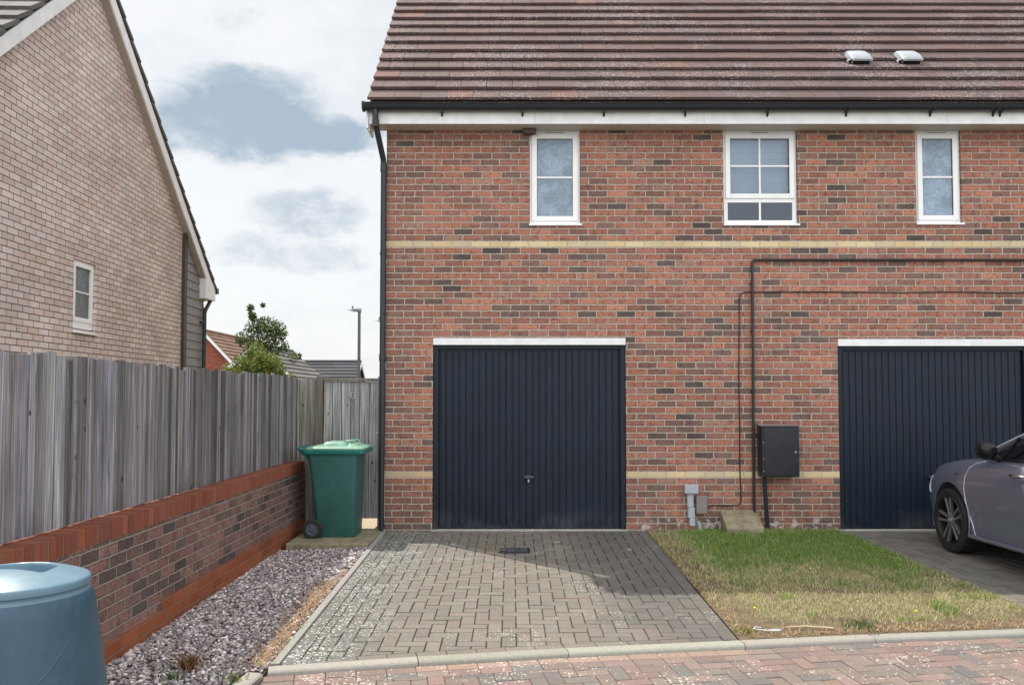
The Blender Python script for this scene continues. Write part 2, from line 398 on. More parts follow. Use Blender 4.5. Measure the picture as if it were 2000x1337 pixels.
# ------------------------------------------------------------------ mesh helpers
class MB:
    def __init__(s): s.v = []; s.f = []; s.c = []; s.cur = (.5, .5, .5)
    def add(s, vs, fs, c=None):
        o = len(s.v); s.v += [tuple(p) for p in vs]; s.f += [tuple(i + o for i in f) for f in fs]
        s.c += [c or s.cur] * len(fs); return s
    def box(s, x0, x1, y0, y1, z0, z1, c=None, M=None):
        vs = [Vector((x, y, z)) for z in (z0, z1) for y in (y0, y1) for x in (x0, x1)]
        if M: vs = [M @ p for p in vs]
        return s.add(vs, [(0, 2, 3, 1), (4, 5, 7, 6), (0, 1, 5, 4), (2, 6, 7, 3), (0, 4, 6, 2), (1, 3, 7, 5)], c)
    def quad(s, *p, c=None): return s.add(p, [tuple(range(len(p)))], c)
    def prism(s, poly, axis, a, b, c=None):
        """poly = 2-D points; extruded along axis ('x','y','z') from a to b"""
        def P(u, v, w): return {'x': (w, u, v), 'y': (u, w, v), 'z': (u, v, w)}[axis]
        n = len(poly); vs = [P(u, v, a) for u, v in poly] + [P(u, v, b) for u, v in poly]
        fs = [tuple(range(n))[::-1], tuple(range(n, 2 * n))] + [(i, (i + 1) % n, n + (i + 1) % n, n + i) for i in range(n)]
        return s.add(vs, fs, c)
    def tube(s, pts, r, n=10, c=None, cap=True):
        pts = [Vector(p) for p in pts]; rs = r if hasattr(r, '__len__') else [r] * len(pts)
        vs = []; up = None
        for i, p in enumerate(pts):
            t = (pts[min(i + 1, len(pts) - 1)] - pts[max(i - 1, 0)]).normalized()
            if up is None: up = t.orthogonal().normalized()
            up = (up - t * up.dot(t)).normalized(); w = t.cross(up)
            for k in range(n):
                an = 2 * math.pi * k / n; vs.append(p + (up * math.cos(an) + w * math.sin(an)) * rs[i])
        fs = [(i * n + k, i * n + (k + 1) % n, (i + 1) * n + (k + 1) % n, (i + 1) * n + k) for i in range(len(pts) - 1) for k in range(n)]
        if cap: fs += [tuple(range(n))[::-1], tuple(range((len(pts) - 1) * n, len(pts) * n))]
        return s.add(vs, fs, c)
    def lathe(s, prof, n=32, M=None, c=None):
        """prof = (r, z) pairs round the z axis"""
        vs = [Vector((r * math.cos(2 * math.pi * k / n), r * math.sin(2 * math.pi * k / n), z)) for r, z in prof for k in range(n)]
        if M: vs = [M @ p for p in vs]
        fs = [(i * n + k, i * n + (k + 1) % n, (i + 1) * n + (k + 1) % n, (i + 1) * n + k) for i in range(len(prof) - 1) for k in range(n)]
        return s.add(vs, fs, c)
    def loft(s, rings, c=None, cap=True, closed=True):
        n = len(rings[0]); vs = [p for r in rings for p in r]; m_ = n if closed else n - 1
        fs = [(i * n + k, i * n + (k + 1) % n, (i + 1) * n + (k + 1) % n, (i + 1) * n + k) for i in range(len(rings) - 1) for k in range(m_)]
        if cap: fs += [tuple(range(n))[::-1], tuple(range((len(rings) - 1) * n, len(rings) * n))]
        return s.add(vs, fs, c)
    def build(s, name, m, parent=None, smooth=False, bevel=0, seg=2, subsurf=0, fix=True):
        me = bpy.data.meshes.new(name); me.from_pydata(s.v, [], s.f)
        ca = me.color_attributes.new('col', 'FLOAT_COLOR', 'CORNER')
        arr = np.empty((len(me.loops), 4), dtype=np.float32); k = 0
        for f, c in zip(s.f, s.c):
            arr[k:k + len(f), :3] = c; k += len(f)
        arr[:, 3] = 1; ca.data.foreach_set('color', arr.ravel())
        if fix:
            bm = bmesh.new(); bm.from_mesh(me); bmesh.ops.recalc_face_normals(bm, faces=bm.faces); bm.to_mesh(me); bm.free()
        me.materials.append(m)
        o = bpy.data.objects.new(name, me); COL.objects.link(o)
        if parent: o.parent = parent
        if smooth:
            me.polygons.foreach_set('use_smooth', [True] * len(me.polygons))
            if smooth != 'full':
                me.set_sharp_from_angle(angle=R(smooth if smooth is not True else 35))
        if bevel:
            md = o.modifiers.new('bevel', 'BEVEL'); md.width = bevel; md.segments = seg; md.limit_method = 'ANGLE'; md.angle_limit = R(40)
            md.harden_normals = False
        if subsurf:
            md = o.modifiers.new('sub', 'SUBSURF'); md.levels = md.render_levels = subsurf
        return o


def np_mesh(name, V, F, C, m, parent=None, smooth=False):
    """V (n,3), F (m,k) equal-sized faces, C (m,3)"""
    me = bpy.data.meshes.new(name); k = F.shape[1]
    me.vertices.add(len(V)); me.vertices.foreach_set('co', V.astype(np.float32).ravel())
    me.loops.add(F.size); me.loops.foreach_set('vertex_index', F.astype(np.int32).ravel())
    me.polygons.add(len(F)); me.polygons.foreach_set('loop_start', np.arange(0, F.size, k, dtype=np.int32))
    me.polygons.foreach_set('loop_total', np.full(len(F), k, dtype=np.int32))
    me.update(calc_edges=True)
    ca = me.color_attributes.new('col', 'FLOAT_COLOR', 'CORNER')
    arr = np.ones((F.size, 4), dtype=np.float32); arr[:, :3] = np.repeat(C, k, axis=0); ca.data.foreach_set('color', arr.ravel())
    me.materials.append(m)
    if smooth: me.polygons.foreach_set('use_smooth', [True] * len(F))
    o = bpy.data.objects.new(name, me); COL.objects.link(o)
    if parent: o.parent = parent
    return o


def thing(name, label, cat, loc=(0, 0, 0), rz=0, group=None):
    o = bpy.data.objects.new(name, None); COL.objects.link(o); o.location = loc; o.rotation_euler = (0, 0, rz)
    o.empty_display_size = .2; o['label'] = label; o['category'] = cat
    if group: o['group'] = group
    return o


def tag(o, label, cat, group=None, kind=None):
    o['label'] = label; o['category'] = cat
    if group: o['group'] = group
    if kind: o['kind'] = kind
    return o


def struct(o, label=None):
    o['kind'] = 'structure'; o['label'] = label or o.name.replace('_', ' '); o['category'] = o.name.split('.')[0].replace('_', ' '); return o


def bool_cut(o, cutters):
    for c in cutters:
        md = o.modifiers.new('cut', 'BOOLEAN'); md.object = c; md.operation = 'DIFFERENCE'; md.solver = 'EXACT'
    dg = bpy.context.evaluated_depsgraph_get(); dg.update()
    me = bpy.data.meshes.new_from_object(o.evaluated_get(dg)); o.modifiers.clear(); o.data = me
    for c in cutters: bpy.data.objects.remove(c)


def wall_holes(mb, x0, x1, z0, z1, y, holes, depth, c=None):
    """front face at y facing -Y with rectangular holes (hx0,hx1,hz0,hz1) and reveals going back"""
    xs = sorted({x0, x1, *[h[0] for h in holes], *[h[1] for h in holes]}); zs = sorted({z0, z1, *[h[2] for h in holes], *[h[3] for h in holes]})
    for i in range(len(xs) - 1):
        for j in range(len(zs) - 1):
            cx, cz = (xs[i] + xs[i + 1]) / 2, (zs[j] + zs[j + 1]) / 2
            if any(h[0] < cx < h[1] and h[2] < cz < h[3] for h in holes): continue
            mb.quad((xs[i], y, zs[j]), (xs[i + 1], y, zs[j]), (xs[i + 1], y, zs[j + 1]), (xs[i], y, zs[j + 1]), c=c)
    for (a, b, c0, d) in holes:
        Y = y + depth
        mb.quad((a, y, c0), (a, Y, c0), (a, Y, d), (a, y, d)); mb.quad((b, Y, c0), (b, y, c0), (b, y, d), (b, Y, d))
        mb.quad((a, y, d), (a, Y, d), (b, Y, d), (b, y, d)); mb.quad((a, Y, c0), (a, y, c0), (b, y, c0), (b, Y, c0))


def gz(y): return -.025 * (9.8 - y) if y < 9.8 else 0.


# ------------------------------------------------------------------ ground sheets
mb = MB()
for (ya, yb) in ((-40, 9.8), (9.8, 400)):
    for (xa, xb) in ((-300, -2.45), (-2.45, 8), (8, 300)):
        lo = -.085
        mb.quad((xa, ya, gz(ya) + lo), (xb, ya, gz(ya) + lo), (xb, yb, gz(yb) + lo), (xa, yb, gz(yb) + lo))
struct(mb.build('ground', M_GROUND), 'turf ground beyond the houses and under everything')
mb = MB(); mb.quad((-1.62, 9.86, -.01), (-2.6, 9.86, -.01), (-2.6, 19, -.01), (-1.62, 19, -.01)); mb.box(-2.6, -1.62, 9.86, 19, -.084, -.012)
struct(mb.build('path', M_PATH), 'pale sunlit path behind the side gate')

# kerb line along the road: (x, y) of its back edge
KP = [(-3.6, 4.72), (-2.4, 5.02), (-1.49, 5.24), (-.6, 5.42), (.35, 5.585), (1.53, 5.75), (2.45, 5.88), (3.6, 6.01), (5.0, 6.14), (7.5, 6.3)]


def kerb_y(x):
    for (xa, ya), (xb, yb) in zip(KP, KP[1:]):
        if x <= xb: return ya + (yb - ya) * (x - xa) / (xb - xa)
    return KP[-1][1]


def clip(poly, a, b):
    """keep the part of poly left of the directed line a->b"""
    out = []; n = len(poly)
    def sd(p): return (b[0] - a[0]) * (p[1] - a[1]) - (b[1] - a[1]) * (p[0] - a[0])
    for i in range(n):
        p, q = poly[i], poly[(i + 1) % n]; sp, sq = sd(p), sd(q)
        if sp >= 0: out.append(p)
        if (sp > 0 > sq) or (sp < 0 < sq):
            t = sp / (sp - sq); out.append((p[0] + (q[0] - p[0]) * t, p[1] + (q[1] - p[1]) * t))
    return out


def paver(mb, poly, zf, c, gap=.0022, ch=.0028, dz=0, tilt=(0, 0)):
    """one chamfered paving block with polygon outline poly (ccw)"""
    n = len(poly)
    if n < 3: return
    area = abs(sum(poly[i][0] * poly[(i + 1) % n][1] - poly[(i + 1) % n][0] * poly[i][1] for i in range(n))) / 2
    if area < .0004: return
    cx = sum(p[0] for p in poly) / n; cy = sum(p[1] for p in poly) / n
    def inset(d):
        out = []
        for x, y in poly:
            vx, vy = cx - x, cy - y
            out.append((x + d * (1 if vx > 0 else -1) * min(1, abs(vx) / .01), y + d * (1 if vy > 0 else -1) * min(1, abs(vy) / .01)))
        return out
    def Z(x, y, d): return zf(x, y) + dz + tilt[0] * (x - cx) + tilt[1] * (y - cy) - d
    o = inset(gap); t = inset(gap + ch)
    rings = [[(x, y, Z(x, y, .02)) for x, y in o], [(x, y, Z(x, y, ch)) for x, y in o], [(x, y, Z(x, y, 0)) for x, y in t]]
    vs = [p for r in rings for p in r]
    fs = [(i * n + k, i * n + (k + 1) % n, (i + 1) * n + (k + 1) % n, (i + 1) * n + k) for i in range(2) for k in range(n)] + [tuple(range(2 * n, 3 * n))]
    mb.add(vs, fs, c)


def jit(c, a=.12, hue=.03):
    k = 1 + random.uniform(-a, a); return tuple(max(.005, v * k * (1 + random.uniform(-hue, hue))) for v in c)


def herring(mb, x0, x1, y0, y1, clips, zf, colf, a=.1, off=(0, 0)):
    for i in range(int(x0 / a) - 3, int(x1 / a) + 3):
        for j in range(int(y0 / a) - 3, int(y1 / a) + 3):
            k = (i - j) % 4
            if k == 0: r = (i * a, j * a, (i + 2) * a, (j + 1) * a)
            elif k == 3: r = (i * a, j * a, (i + 1) * a, (j + 2) * a)
            else: continue
            r = (r[0] + off[0], r[1] + off[1], r[2] + off[0], r[3] + off[1])
            if r[2] < x0 or r[0] > x1 or r[3] < y0 or r[1] > y1: continue
            p = [(r[0], r[1]), (r[2], r[1]), (r[2], r[3]), (r[0], r[3])]
            for l in clips:
                if callable(l): l = l((r[0] + r[2]) / 2)
                p = clip(p, *l)
                if not p: break
            if len(p) >= 3:
                paver(mb, p, zf, colf((r[0] + r[2]) / 2, (r[1] + r[3]) / 2), dz=random.gauss(0, .0012), tilt=(random.gauss(0, .008), random.gauss(0, .008)),
                      gap=random.uniform(.003, .0052))


def rowof(mb, p0, p1, w, l, zf, colf, side=1):
    """a course of stretcher blocks along p0->p1, width w to the left"""
    d = Vector(p1) - Vector(p0); L = d.length; d /= L; nrm = Vector((-d.y, d.x)) * side; n = max(1, round(L / l)); st = L / n
    for i in range(n):
        a = Vector(p0) + d * st * i; b = Vector(p0) + d * st * (i + 1)
        p = [tuple(a), tuple(b), tuple(b + nrm * w), tuple(a + nrm * w)]
        if side < 0: p = p[::-1]
        paver(mb, p, zf, colf(a.x, a.y), dz=random.gauss(0, .001))


zdrive = lambda x, y: gz(y)
def dcol(x, y):
    return jit(random.choice([(.19, .172, .147), (.205, .184, .157), (.184, .168, .146), (.172, .16, .14), (.196, .171, .148)]), .06)


XL, XR = -1.43, 1.53
mb = MB()
# border stretchers at the sides, herringbone in the middle, stretchers by kerb and threshold
rowof(mb, (XL + .1, kerb_y(XL) + .03), (XL + .1, 9.78), .1, .2, zdrive, dcol)
rowof(mb, (XR, kerb_y(XR) + .03), (XR, 9.78), .1, .2, zdrive, dcol)
for (xa, xb) in ((XL + .1, -.6), (-.6, .35), (.35, XR - .1)):
    rowof(mb, (xa, kerb_y(xa)), (xb, kerb_y(xb)), .1, .2, zdrive, dcol)
rowof(mb, (XL + .1, 9.68), (XR - .1, 9.68), .1, .2, zdrive, dcol)
cl = [((XR - .1, 0), (XR - .1, 9)), ((XL + .1, 9), (XL + .1, 0)), ((9, 9.68), (-9, 9.68))]
cl.append(lambda x: ((x - .2, kerb_y(x - .2) + .103), (x + .2, kerb_y(x + .2) + .103)))
herring(mb, XL + .1, XR - .1, 5.2, 9.7, cl, zdrive, dcol, off=(.03, .04))
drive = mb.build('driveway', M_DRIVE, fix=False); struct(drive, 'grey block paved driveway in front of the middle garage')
mb = MB()
sh = lambda y: gz(y) - .0075
for xa, xb in ((XL, -.6), (-.6, .35), (.35, XR)):
    ya, yb = kerb_y(xa), kerb_y(xb); mb.quad((xa, ya, sh(ya)), (xb, yb, sh(yb)), (xb, 9.8, sh(9.8)), (xa, 9.8, sh(9.8)))
struct(mb.build('paving_joints', M_JOINT), 'sand joints of the driveway')

# right-hand driveway
mb = MB(); X2 = 3.72
def rl(y): return 3.70 + (9.8 - y) * .075
def dcol2(x, y): return jit(random.choice([(.17, .158, .142), (.19, .17, .15), (.155, .146, .134)]), .08)
rowof(mb, (rl(6.1), 6.12), (rl(9.78), 9.78), .1, .2, zdrive, dcol2, side=-1)
cl = [((rl(9.8) + .1, 9.8), (rl(6) + .1, 6.)), ((9, 9.78), (-9, 9.78)), ((3.5, kerb_y(3.5)), (5, kerb_y(5))), ((5, kerb_y(5)), (7.5, kerb_y(7.5)))]
herring(mb, 3.6, 7.4, 5.9, 9.8, cl, zdrive, dcol2, off=(.05, 0))
struct(mb.build('driveway', M_DRIVE2, fix=False), 'dark block paved driveway under the car')
mb = MB(); mb.quad((3.68, 6.03, sh(6.03)), (8, 6.3, sh(6.3)), (8, 9.8, sh(9.8)), (3.68, 9.8, sh(9.8)))
struct(mb.build('paving_joints', M_JOINT), 'sand joints of the right driveway')

# road
zroad = lambda x, y: gz(y) - .022
def rcol(x, y): return jit(random.choice([(.205, .155, .138), (.235, .165, .145), (.19, .16, .145), (.17, .155, .143), (.215, .17, .15), (.155, .147, .138), (.225, .17, .152)]), .09)
def pcol(x, y): return jit((.30, .215, .18), .06)
mb = MB()
KW = .10
kf = [(x, y - KW) for x, y in KP]
for (xa, ya), (xb, yb) in list(zip(kf, kf[1:]))[2:]:
    rowof(mb, (xa, ya), (xb, yb), .1, .2, zroad, pcol if -1 < xa < 1 else rcol, side=-1)
    rowof(mb, (xa + .02, ya - .1), (xb + .02, yb - .1), .1, .2, zroad, rcol, side=-1)
ang = math.atan2(kf[6][1] - kf[2][1], kf[6][0] - kf[2][0])
mr = MB()
def zr(x, y): return 0
# herringbone laid along the kerb direction, in a local frame then rotated
ca, sa = math.cos(ang), math.sin(ang); ox, oy = kf[2][0], kf[2][1] - .2
def toL(p): return ((p[0] - ox) * ca + (p[1] - oy) * sa, -(p[0] - ox) * sa + (p[1] - oy) * ca)
def toW(x, y): return (ox + x * ca - y * sa, oy + x * sa + y * ca)
lim = [toL((x, y - .2)) for x, y in kf]
def below(xl):
    for p, q in zip(lim, lim[1:]):
        if xl <= q[0]: return p[1] + (q[1] - p[1]) * (xl - p[0]) / (q[0] - p[0])
    return lim[-1][1]
cl = [((q[0], q[1]), (p[0], p[1])) for p, q in zip(lim[1:], lim[2:-1])]
for i in range(-1, 62):
    for j in range(-24, 5):
        k = (i - j) % 4
        if k == 0: r = (i, j, i + 2, j + 1)
        elif k == 3: r = (i, j, i + 1, j + 2)
        else: continue
        r = [q * .1 for q in r]; cxm = (r[0] + r[2]) / 2
        yl = min(below(r[0]), below(r[2]))
        if r[1] > yl: continue
        p = [(r[0], r[1]), (r[2], r[1]), (r[2], min(r[3], below(r[2]))), (r[0], min(r[3], below(r[0])))]
        pw = [toW(*q) for q in p]
        paver(mb, pw, zroad, rcol(0, 0), dz=random.gauss(0, .0015), tilt=(random.gauss(0, .008), random.gauss(0, .008)), gap=.0025)
struct(mb.build('road', M_ROAD, fix=False), 'red and grey block paved road')
mb = MB(); sr = lambda y: gz(y) - .030
mb.quad((-9, -8, sr(-8)), (10, -8, sr(-8)), (10, 6.3, sr(6.3)), (-9, 6.3, sr(6.3))); struct(mb.build('road_bed', M_JOINTR), 'road bedding under the blocks')

# kerb stones
mb = MB()
prof = [(0, .0), (-.068, 0), (-.086, -.005), (-.096, -.014), (-.10, -.026), (-.10, -.09), (0, -.09)]
for (xa, ya), (xb, yb) in [((-1.70, 4.3), (-1.585, 5.14))] + list(zip(KP, KP[1:]))[2:]:
    d = Vector((xb - xa, yb - ya)); L = d.length; d /= L; nr = Vector((-d.y, d.x)); n = max(1, round(L / .93))
    for i in range(n):
        A = Vector((xa, ya)) + d * (L * i / n + .004); B = Vector((xa, ya)) + d * (L * (i + 1) / n - .004)
        c = jit((.31, .30, .265), .08)
        rings = [[(P.x + nr.x * u, P.y + nr.y * u, gz(P.y) + v + .006) for u, v in prof] for P in (A, B)]
        mb.loft(rings, c)
kerb = mb.build('kerb', M_KERB); struct(kerb, 'pale concrete bullnose kerb between drive and road')
mb = MB()
for i in range(5):
    ya, yb = 5.27 + i * .89, 5.27 + (i + 1) * .89 - .006
    mb.loft([[(x, y, gz(y) + z) for x, z in ((-1.435, .012), (-1.485, .012), (-1.49, .006), (-1.49, -.08), (-1.433, -.08), (-1.433, .006))] for y in (ya, min(yb, 9.66))], jit((.30, .295, .275), .06))
for i in range(3):
    ya, yb = 7.55 + i * .74, 7.55 + (i + 1) * .74 - .006
    mb.loft([[(x, y, gz(y) + z) for x, z in ((1.58, .004), (1.535, .004), (1.533, -.004), (1.533, -.08), (1.585, -.08), (1.585, -.004))] for y in (ya, yb)], jit((.33, .32, .30), .06))
struct(mb.build('edging_kerb', M_KERB), 'narrow concrete edging beside the driveway')

# gravel bed
def gravz(x, y): return np.interp(x, [-2.45, -1.5], [-.055, 0]) + np.interp(x, [-2.45, -1.5], [0., 1.]) * (-.025 * (9.8 - y)) - .012
mb = MB(); NX, NY = 4, 16
for j in range(NY):
    for i in range(NX):
        xs_ = [-2.45 + .96 * (i + q) / NX for q in (0, 1)]; ys_ = [2.2 + 6.66 * (j + q) / NY for q in (0, 1)]
        P = [(xs_[a_], ys_[b_], gravz(xs_[a_], ys_[b_])) for a_, b_ in ((0, 0), (1, 0), (1, 1), (0, 1))]
        mb.quad(*P)
struct(mb.build('gravel_bed', M_GBASE), 'dark bed under the gravel')
ico = bmesh.new(); bmesh.ops.create_icosphere(ico, subdivisions=1, radius=1)
IV = np.array([v.co[:] for v in ico.verts]); IF = np.array([[v.index for v in f.verts] for f in ico.faces]); ico.free()
N = 19000
px = rng.uniform(-2.42, -1.5, N); py = 8.86 - rng.random(N) ** .9 * 5.6
keep = (py > 5.16) | (px < -1.605 - (5.16 - py) * .13)
px, py = px[keep], py[keep]; N = len(px)
sz = rng.uniform(.007, .0165, N) * (1 + .25 * (rng.random(N) > .93))
Vv = IV[None] * (1 + rng.uniform(-.28, .28, (N, 12, 1)))
Vv = Vv * (sz[:, None] * np.stack([rng.uniform(.8, 1.5, N), rng.uniform(.7, 1.1, N), rng.uniform(.45, .8, N)], 1))[:, None, :]
an = rng.uniform(0, 6.28, N); tl = rng.uniform(-.5, .5, N)
x_, y_, z_ = Vv[..., 0], Vv[..., 1], Vv[..., 2]
y2, z2 = y_ * np.cos(tl)[:, None] - z_ * np.sin(tl)[:, None], y_ * np.sin(tl)[:, None] + z_ * np.cos(tl)[:, None]
x3, y3 = x_ * np.cos(an)[:, None] - y2 * np.sin(an)[:, None], x_ * np.sin(an)[:, None] + y2 * np.cos(an)[:, None]
zz = gravz(px, py) + rng.uniform(.001, .014, N)
V = np.stack([x3 + px[:, None], y3 + py[:, None], z2 + zz[:, None]], -1).reshape(-1, 3)
F = (IF[None] + (np.arange(N) * 12)[:, None, None]).reshape(-1, 3)
pal = np.array([(.22, .19, .20), (.30, .26, .27), (.16, .145, .155), (.40, .36, .35), (.26, .20, .20), (.10, .09, .10), (.55, .51, .49), (.34, .30, .33), (.2, .17, .18)])
C = pal[rng.integers(0, len(pal), N)] * np.array([[1., 1.0, .97]]) * rng.uniform(.9, 1.9, (N, 1))
grav = np_mesh('gravel', V, F, np.repeat(C, 20, axis=0), M_STONE)
tag(grav, 'purple grey decorative gravel between the low brick wall and the driveway', 'gravel', kind='stuff')

# concrete pad under the bin
mb = MB(); mb.box(-2.36, -1.495, 8.87, 9.9, -.08, .012); slab = mb.build('concrete_slab', M_SLAB, bevel=.012)
struct(slab, 'mossy concrete pad under the green bin')

# lawn
lawn = [(1.60, kerb_y(1.6)), (4.0, kerb_y(4.0)), (rl(6.6) - .0, 6.6), (rl(9.3), 9.3), (3.35, 9.72), (1.60, 9.72)]
mb = MB()
for (xa, xb) in ((1.531, 2.3), (2.3, 3.1), (3.1, 3.69)):
    for (ya, yb) in ((None, 7.2), (7.2, 9.79)):
        y0a = kerb_y(xa) if ya is None else ya; y0b = kerb_y(xb) if ya is None else ya
        mb.quad((xa, y0a, gz(y0a) + .004), (xb, y0b, gz(y0b) + .004), (xb, yb, gz(yb) + .008), (xa, yb, gz(yb) + .008))
mb.quad((3.69, kerb_y(3.69), gz(6) + .004), (rl(6.05), kerb_y(3.95), gz(6) + .004), (rl(7.2), 7.2, gz(7.2) + .008), (3.69, 7.2, gz(7.2) + .008))
mb.quad((3.69, 7.2, gz(7.2) + .008), (rl(7.2), 7.2, gz(7.2) + .008), (3.70, 9.79, .008), (3.69, 9.79, .008))
struct(mb.build('lawn_soil', M_EARTH), 'brown soil under the lawn')


def vnoise(x, y, s, seed=0):
    r = np.random.default_rng(seed); tb = r.random((64, 64)); X = x * s; Y = y * s
    i, j = np.floor(X).astype(int), np.floor(Y).astype(int); fx, fy = X - i, Y - j; fx = fx * fx * (3 - 2 * fx); fy = fy * fy * (3 - 2 * fy)
    t = lambda a_, b_: tb[a_ % 64, b_ % 64]
    return (t(i, j) * (1 - fx) + t(i + 1, j) * fx) * (1 - fy) + (t(i, j + 1) * (1 - fx) + t(i + 1, j + 1) * fx) * fy


def blades(name, px, py, pz, h, w, C, m, lean=.5, parent=None, flop=None):
    n = len(px); an = rng.uniform(0, 6.283, n); dxx, dyy = np.cos(an), np.sin(an)
    la = rng.uniform(0, 6.283, n); le = rng.uniform(.1, lean, n) * h if flop is None else flop * h
    hx, hy = np.cos(la) * le, np.sin(la) * le
    b0 = np.stack([px - dxx * w, py - dyy * w, pz], 1); b1 = np.stack([px + dxx * w, py + dyy * w, pz], 1)
    m0 = np.stack([px - dxx * w * .75 + hx * .35, py - dyy * w * .75 + hy * .35, pz + h * .6], 1)
    m1 = np.stack([px + dxx * w * .75 + hx * .35, py + dyy * w * .75 + hy * .35, pz + h * .6], 1)
    tp = np.stack([px + hx, py + hy, pz + h * rng.uniform(.8, 1., n)], 1)
    V = np.stack([b0, b1, m1, m0, tp], 1).reshape(-1, 3); o = (np.arange(n) * 5)[:, None]
    F = np.concatenate([o + np.array([[0, 1, 2]]), o + np.array([[0, 2, 3]]), o + np.array([[3, 2, 4]])], 0)
    return np_mesh(name, V, F, np.concatenate([C, C, C], 0), m, parent)


N = 120000
px = rng.uniform(1.54, 4.1, N); py = rng.uniform(5.75, 9.76, N)
ky = np.interp(px, [p[0] for p in KP], [p[1] for p in KP]); rx = 3.70 + (9.8 - py) * .075
edge_n = vnoise(px, py, 9, 3) * .10
green = np.clip((py - 7.25 + (vnoise(px, py, 1.7, 1) - .5) * 1.3 + (vnoise(px, py, 6, 2) - .5) * .5 - .3 * np.clip(2.3 - px, 0, 1)) / .7, 0, 1)
green *= np.clip((px - 1.62 - edge_n) / .35, .15, 1)
green = np.maximum(green, (vnoise(px, py, 5, 8) > .83) * .6); green = np.maximum(green, .75 * (vnoise(px + 7, py, 3.5, 12) > .78) * (px > 3.2))
patch = vnoise(px, py, 4, 5); bare = np.clip((ky + .27 + edge_n * 3.4 - py) / .2, 0, 1)
keep = (py > ky + .015) & (px < rx - .01) & (px > 1.555 - .02 * rng.random(N)) & (rng.random(N) > bare * .96) & (rng.random(N) < .35 + .65 * np.maximum(green, patch))
keep &= ~((px < 1.72 + edge_n) & (rng.random(N) < .6))
keep &= ~((py > 9.62) & (rng.random(N) < .6))
px, py, green, patch = px[keep], py[keep], green[keep], patch[keep]; n = len(px)
h = (.012 + .024 * green + .020 * (vnoise(px, py, 14, 31) - .3) + rng.random(n) * .018) * np.where(rng.random(n) > .97, 1.8, 1)
gc = np.array([(.15, .29, .055), (.20, .36, .07), (.12, .24, .04), (.32, .42, .11)])[rng.integers(0, 4, n)]
sc_ = np.array([(.68, .60, .38), (.62, .54, .33), (.78, .70, .50), (.52, .47, .25), (.42, .43, .18), (.33, .38, .13)])[rng.integers(0, 6, n)]
isg = (rng.random(n) < green * .84)[:, None]
C = np.where(isg, gc, sc_) * rng.uniform(.75, 1.2, (n, 1))
lawn_o = blades('grass', px, py, np.array([gz(v) for v in py]) + .004, h, rng.uniform(.0012, .0026, n), C, M_BLADE, 1.1)
tag(lawn_o, 'lawn, green near the house and dry straw yellow near the kerb', 'lawn', kind='stuff')

# dry straw along the edging and between paving
def scatter_litter():
    n = 2600
    px = -1.50 - np.abs(rng.normal(0, .10, n)); py = rng.uniform(5.2, 7.9, n); k = (vnoise(px, py, 2.4, 21) > .30) & (px > -2.2); px, py = px[k], py[k]
    n2 = 900; qx = 1.545 + np.abs(rng.normal(0, .06, n2)); qy = rng.uniform(5.85, 9.7, n2)
    n3 = 900; ux = rng.uniform(1.6, 4.0, n3); uy = np.interp(ux, [p[0] for p in KP], [p[1] for p in KP]) + np.abs(rng.normal(0, .10, n3)) + .01
    X = np.concatenate([px, qx, ux]); Y = np.concatenate([py, qy, uy]); n = len(X)
    Z = np.array([gz(v) for v in Y]) + .006 + rng.random(n) * .01
    L = rng.uniform(.01, .045, n); an = rng.uniform(0, 6.28, n); w = rng.uniform(.001, .003, n)
    dx_, dy_ = np.cos(an), np.sin(an)
    a0 = np.stack([X - dy_ * w, Y + dx_ * w, Z], 1); a1 = np.stack([X + dy_ * w, Y - dx_ * w, Z], 1)
    e = rng.uniform(0, .02, n)
    b1 = np.stack([X + dx_ * L + dy_ * w, Y + dy_ * L - dx_ * w, Z + e], 1); b0 = np.stack([X + dx_ * L - dy_ * w, Y + dy_ * L + dx_ * w, Z + e], 1)
    V = np.stack([a0, a1, b1, b0], 1).reshape(-1, 3); F = (np.arange(n) * 4)[:, None] + np.arange(4)[None]
    pal = np.array([(.52, .38, .22), (.6, .47, .3), (.42, .27, .15), (.30, .17, .09), (.5, .3, .2)])
    return np_mesh('straw_litter', V, F, pal[rng.integers(0, 5, n)], M_BLADE)


tag(scatter_litter(), 'pale dry grass litter along the edging stones', 'dry grass', kind='stuff')


# ------------------------------------------------------------------ the brick house with the garages
Y0 = 9.8
HX0, HX1 = -1.47, 8.9
house = thing('brick_house', 'red brick house over two navy garage doors under a brown tiled roof', 'house', (0, Y0, 0))
H = Matrix.Translation((0, -Y0, 0))


def hb(mb, name, m, parent=house, **k):
    """build with vertices given in scene metres, kept local to the house empty"""
    mb.v = [(x, y - Y0, z) for x, y, z in mb.v]; return mb.build(name, m, parent, **k)


WIN = [(.204, .802, 3.535, 4.672), (2.477, 3.345, 3.535, 4.672), (4.732, 5.266, 3.545, 4.672), (7.0, 7.87, 3.535, 4.672)]
DOORS = [(-.918, 1.321, .0, 2.222), (3.782, 6.02, .0, 2.21)]
EZ = 4.70
mb = MB()
wall_holes(mb, HX0, HX1, -.1, EZ, Y0, [(*w,) for w in WIN] + [(*d,) for d in DOORS], .10)
YB = 16.4; RY = (Y0 - .35 + YB + .35) / 2
mb.quad((HX0, YB, -.1), (HX0, Y0, -.1), (HX0, Y0, EZ), (HX0, RY, 8.05), (HX0, YB, EZ))
mb.quad((HX1, Y0, -.1), (HX1, YB, -.1), (HX1, YB, EZ), (HX1, RY, 8.05), (HX1, Y0, EZ))
mb.quad((HX1, YB, -.1), (HX0, YB, -.1), (HX0, YB, EZ), (HX1, YB, EZ))
wall = hb(mb, 'wall', M_FACADE, fix=False)
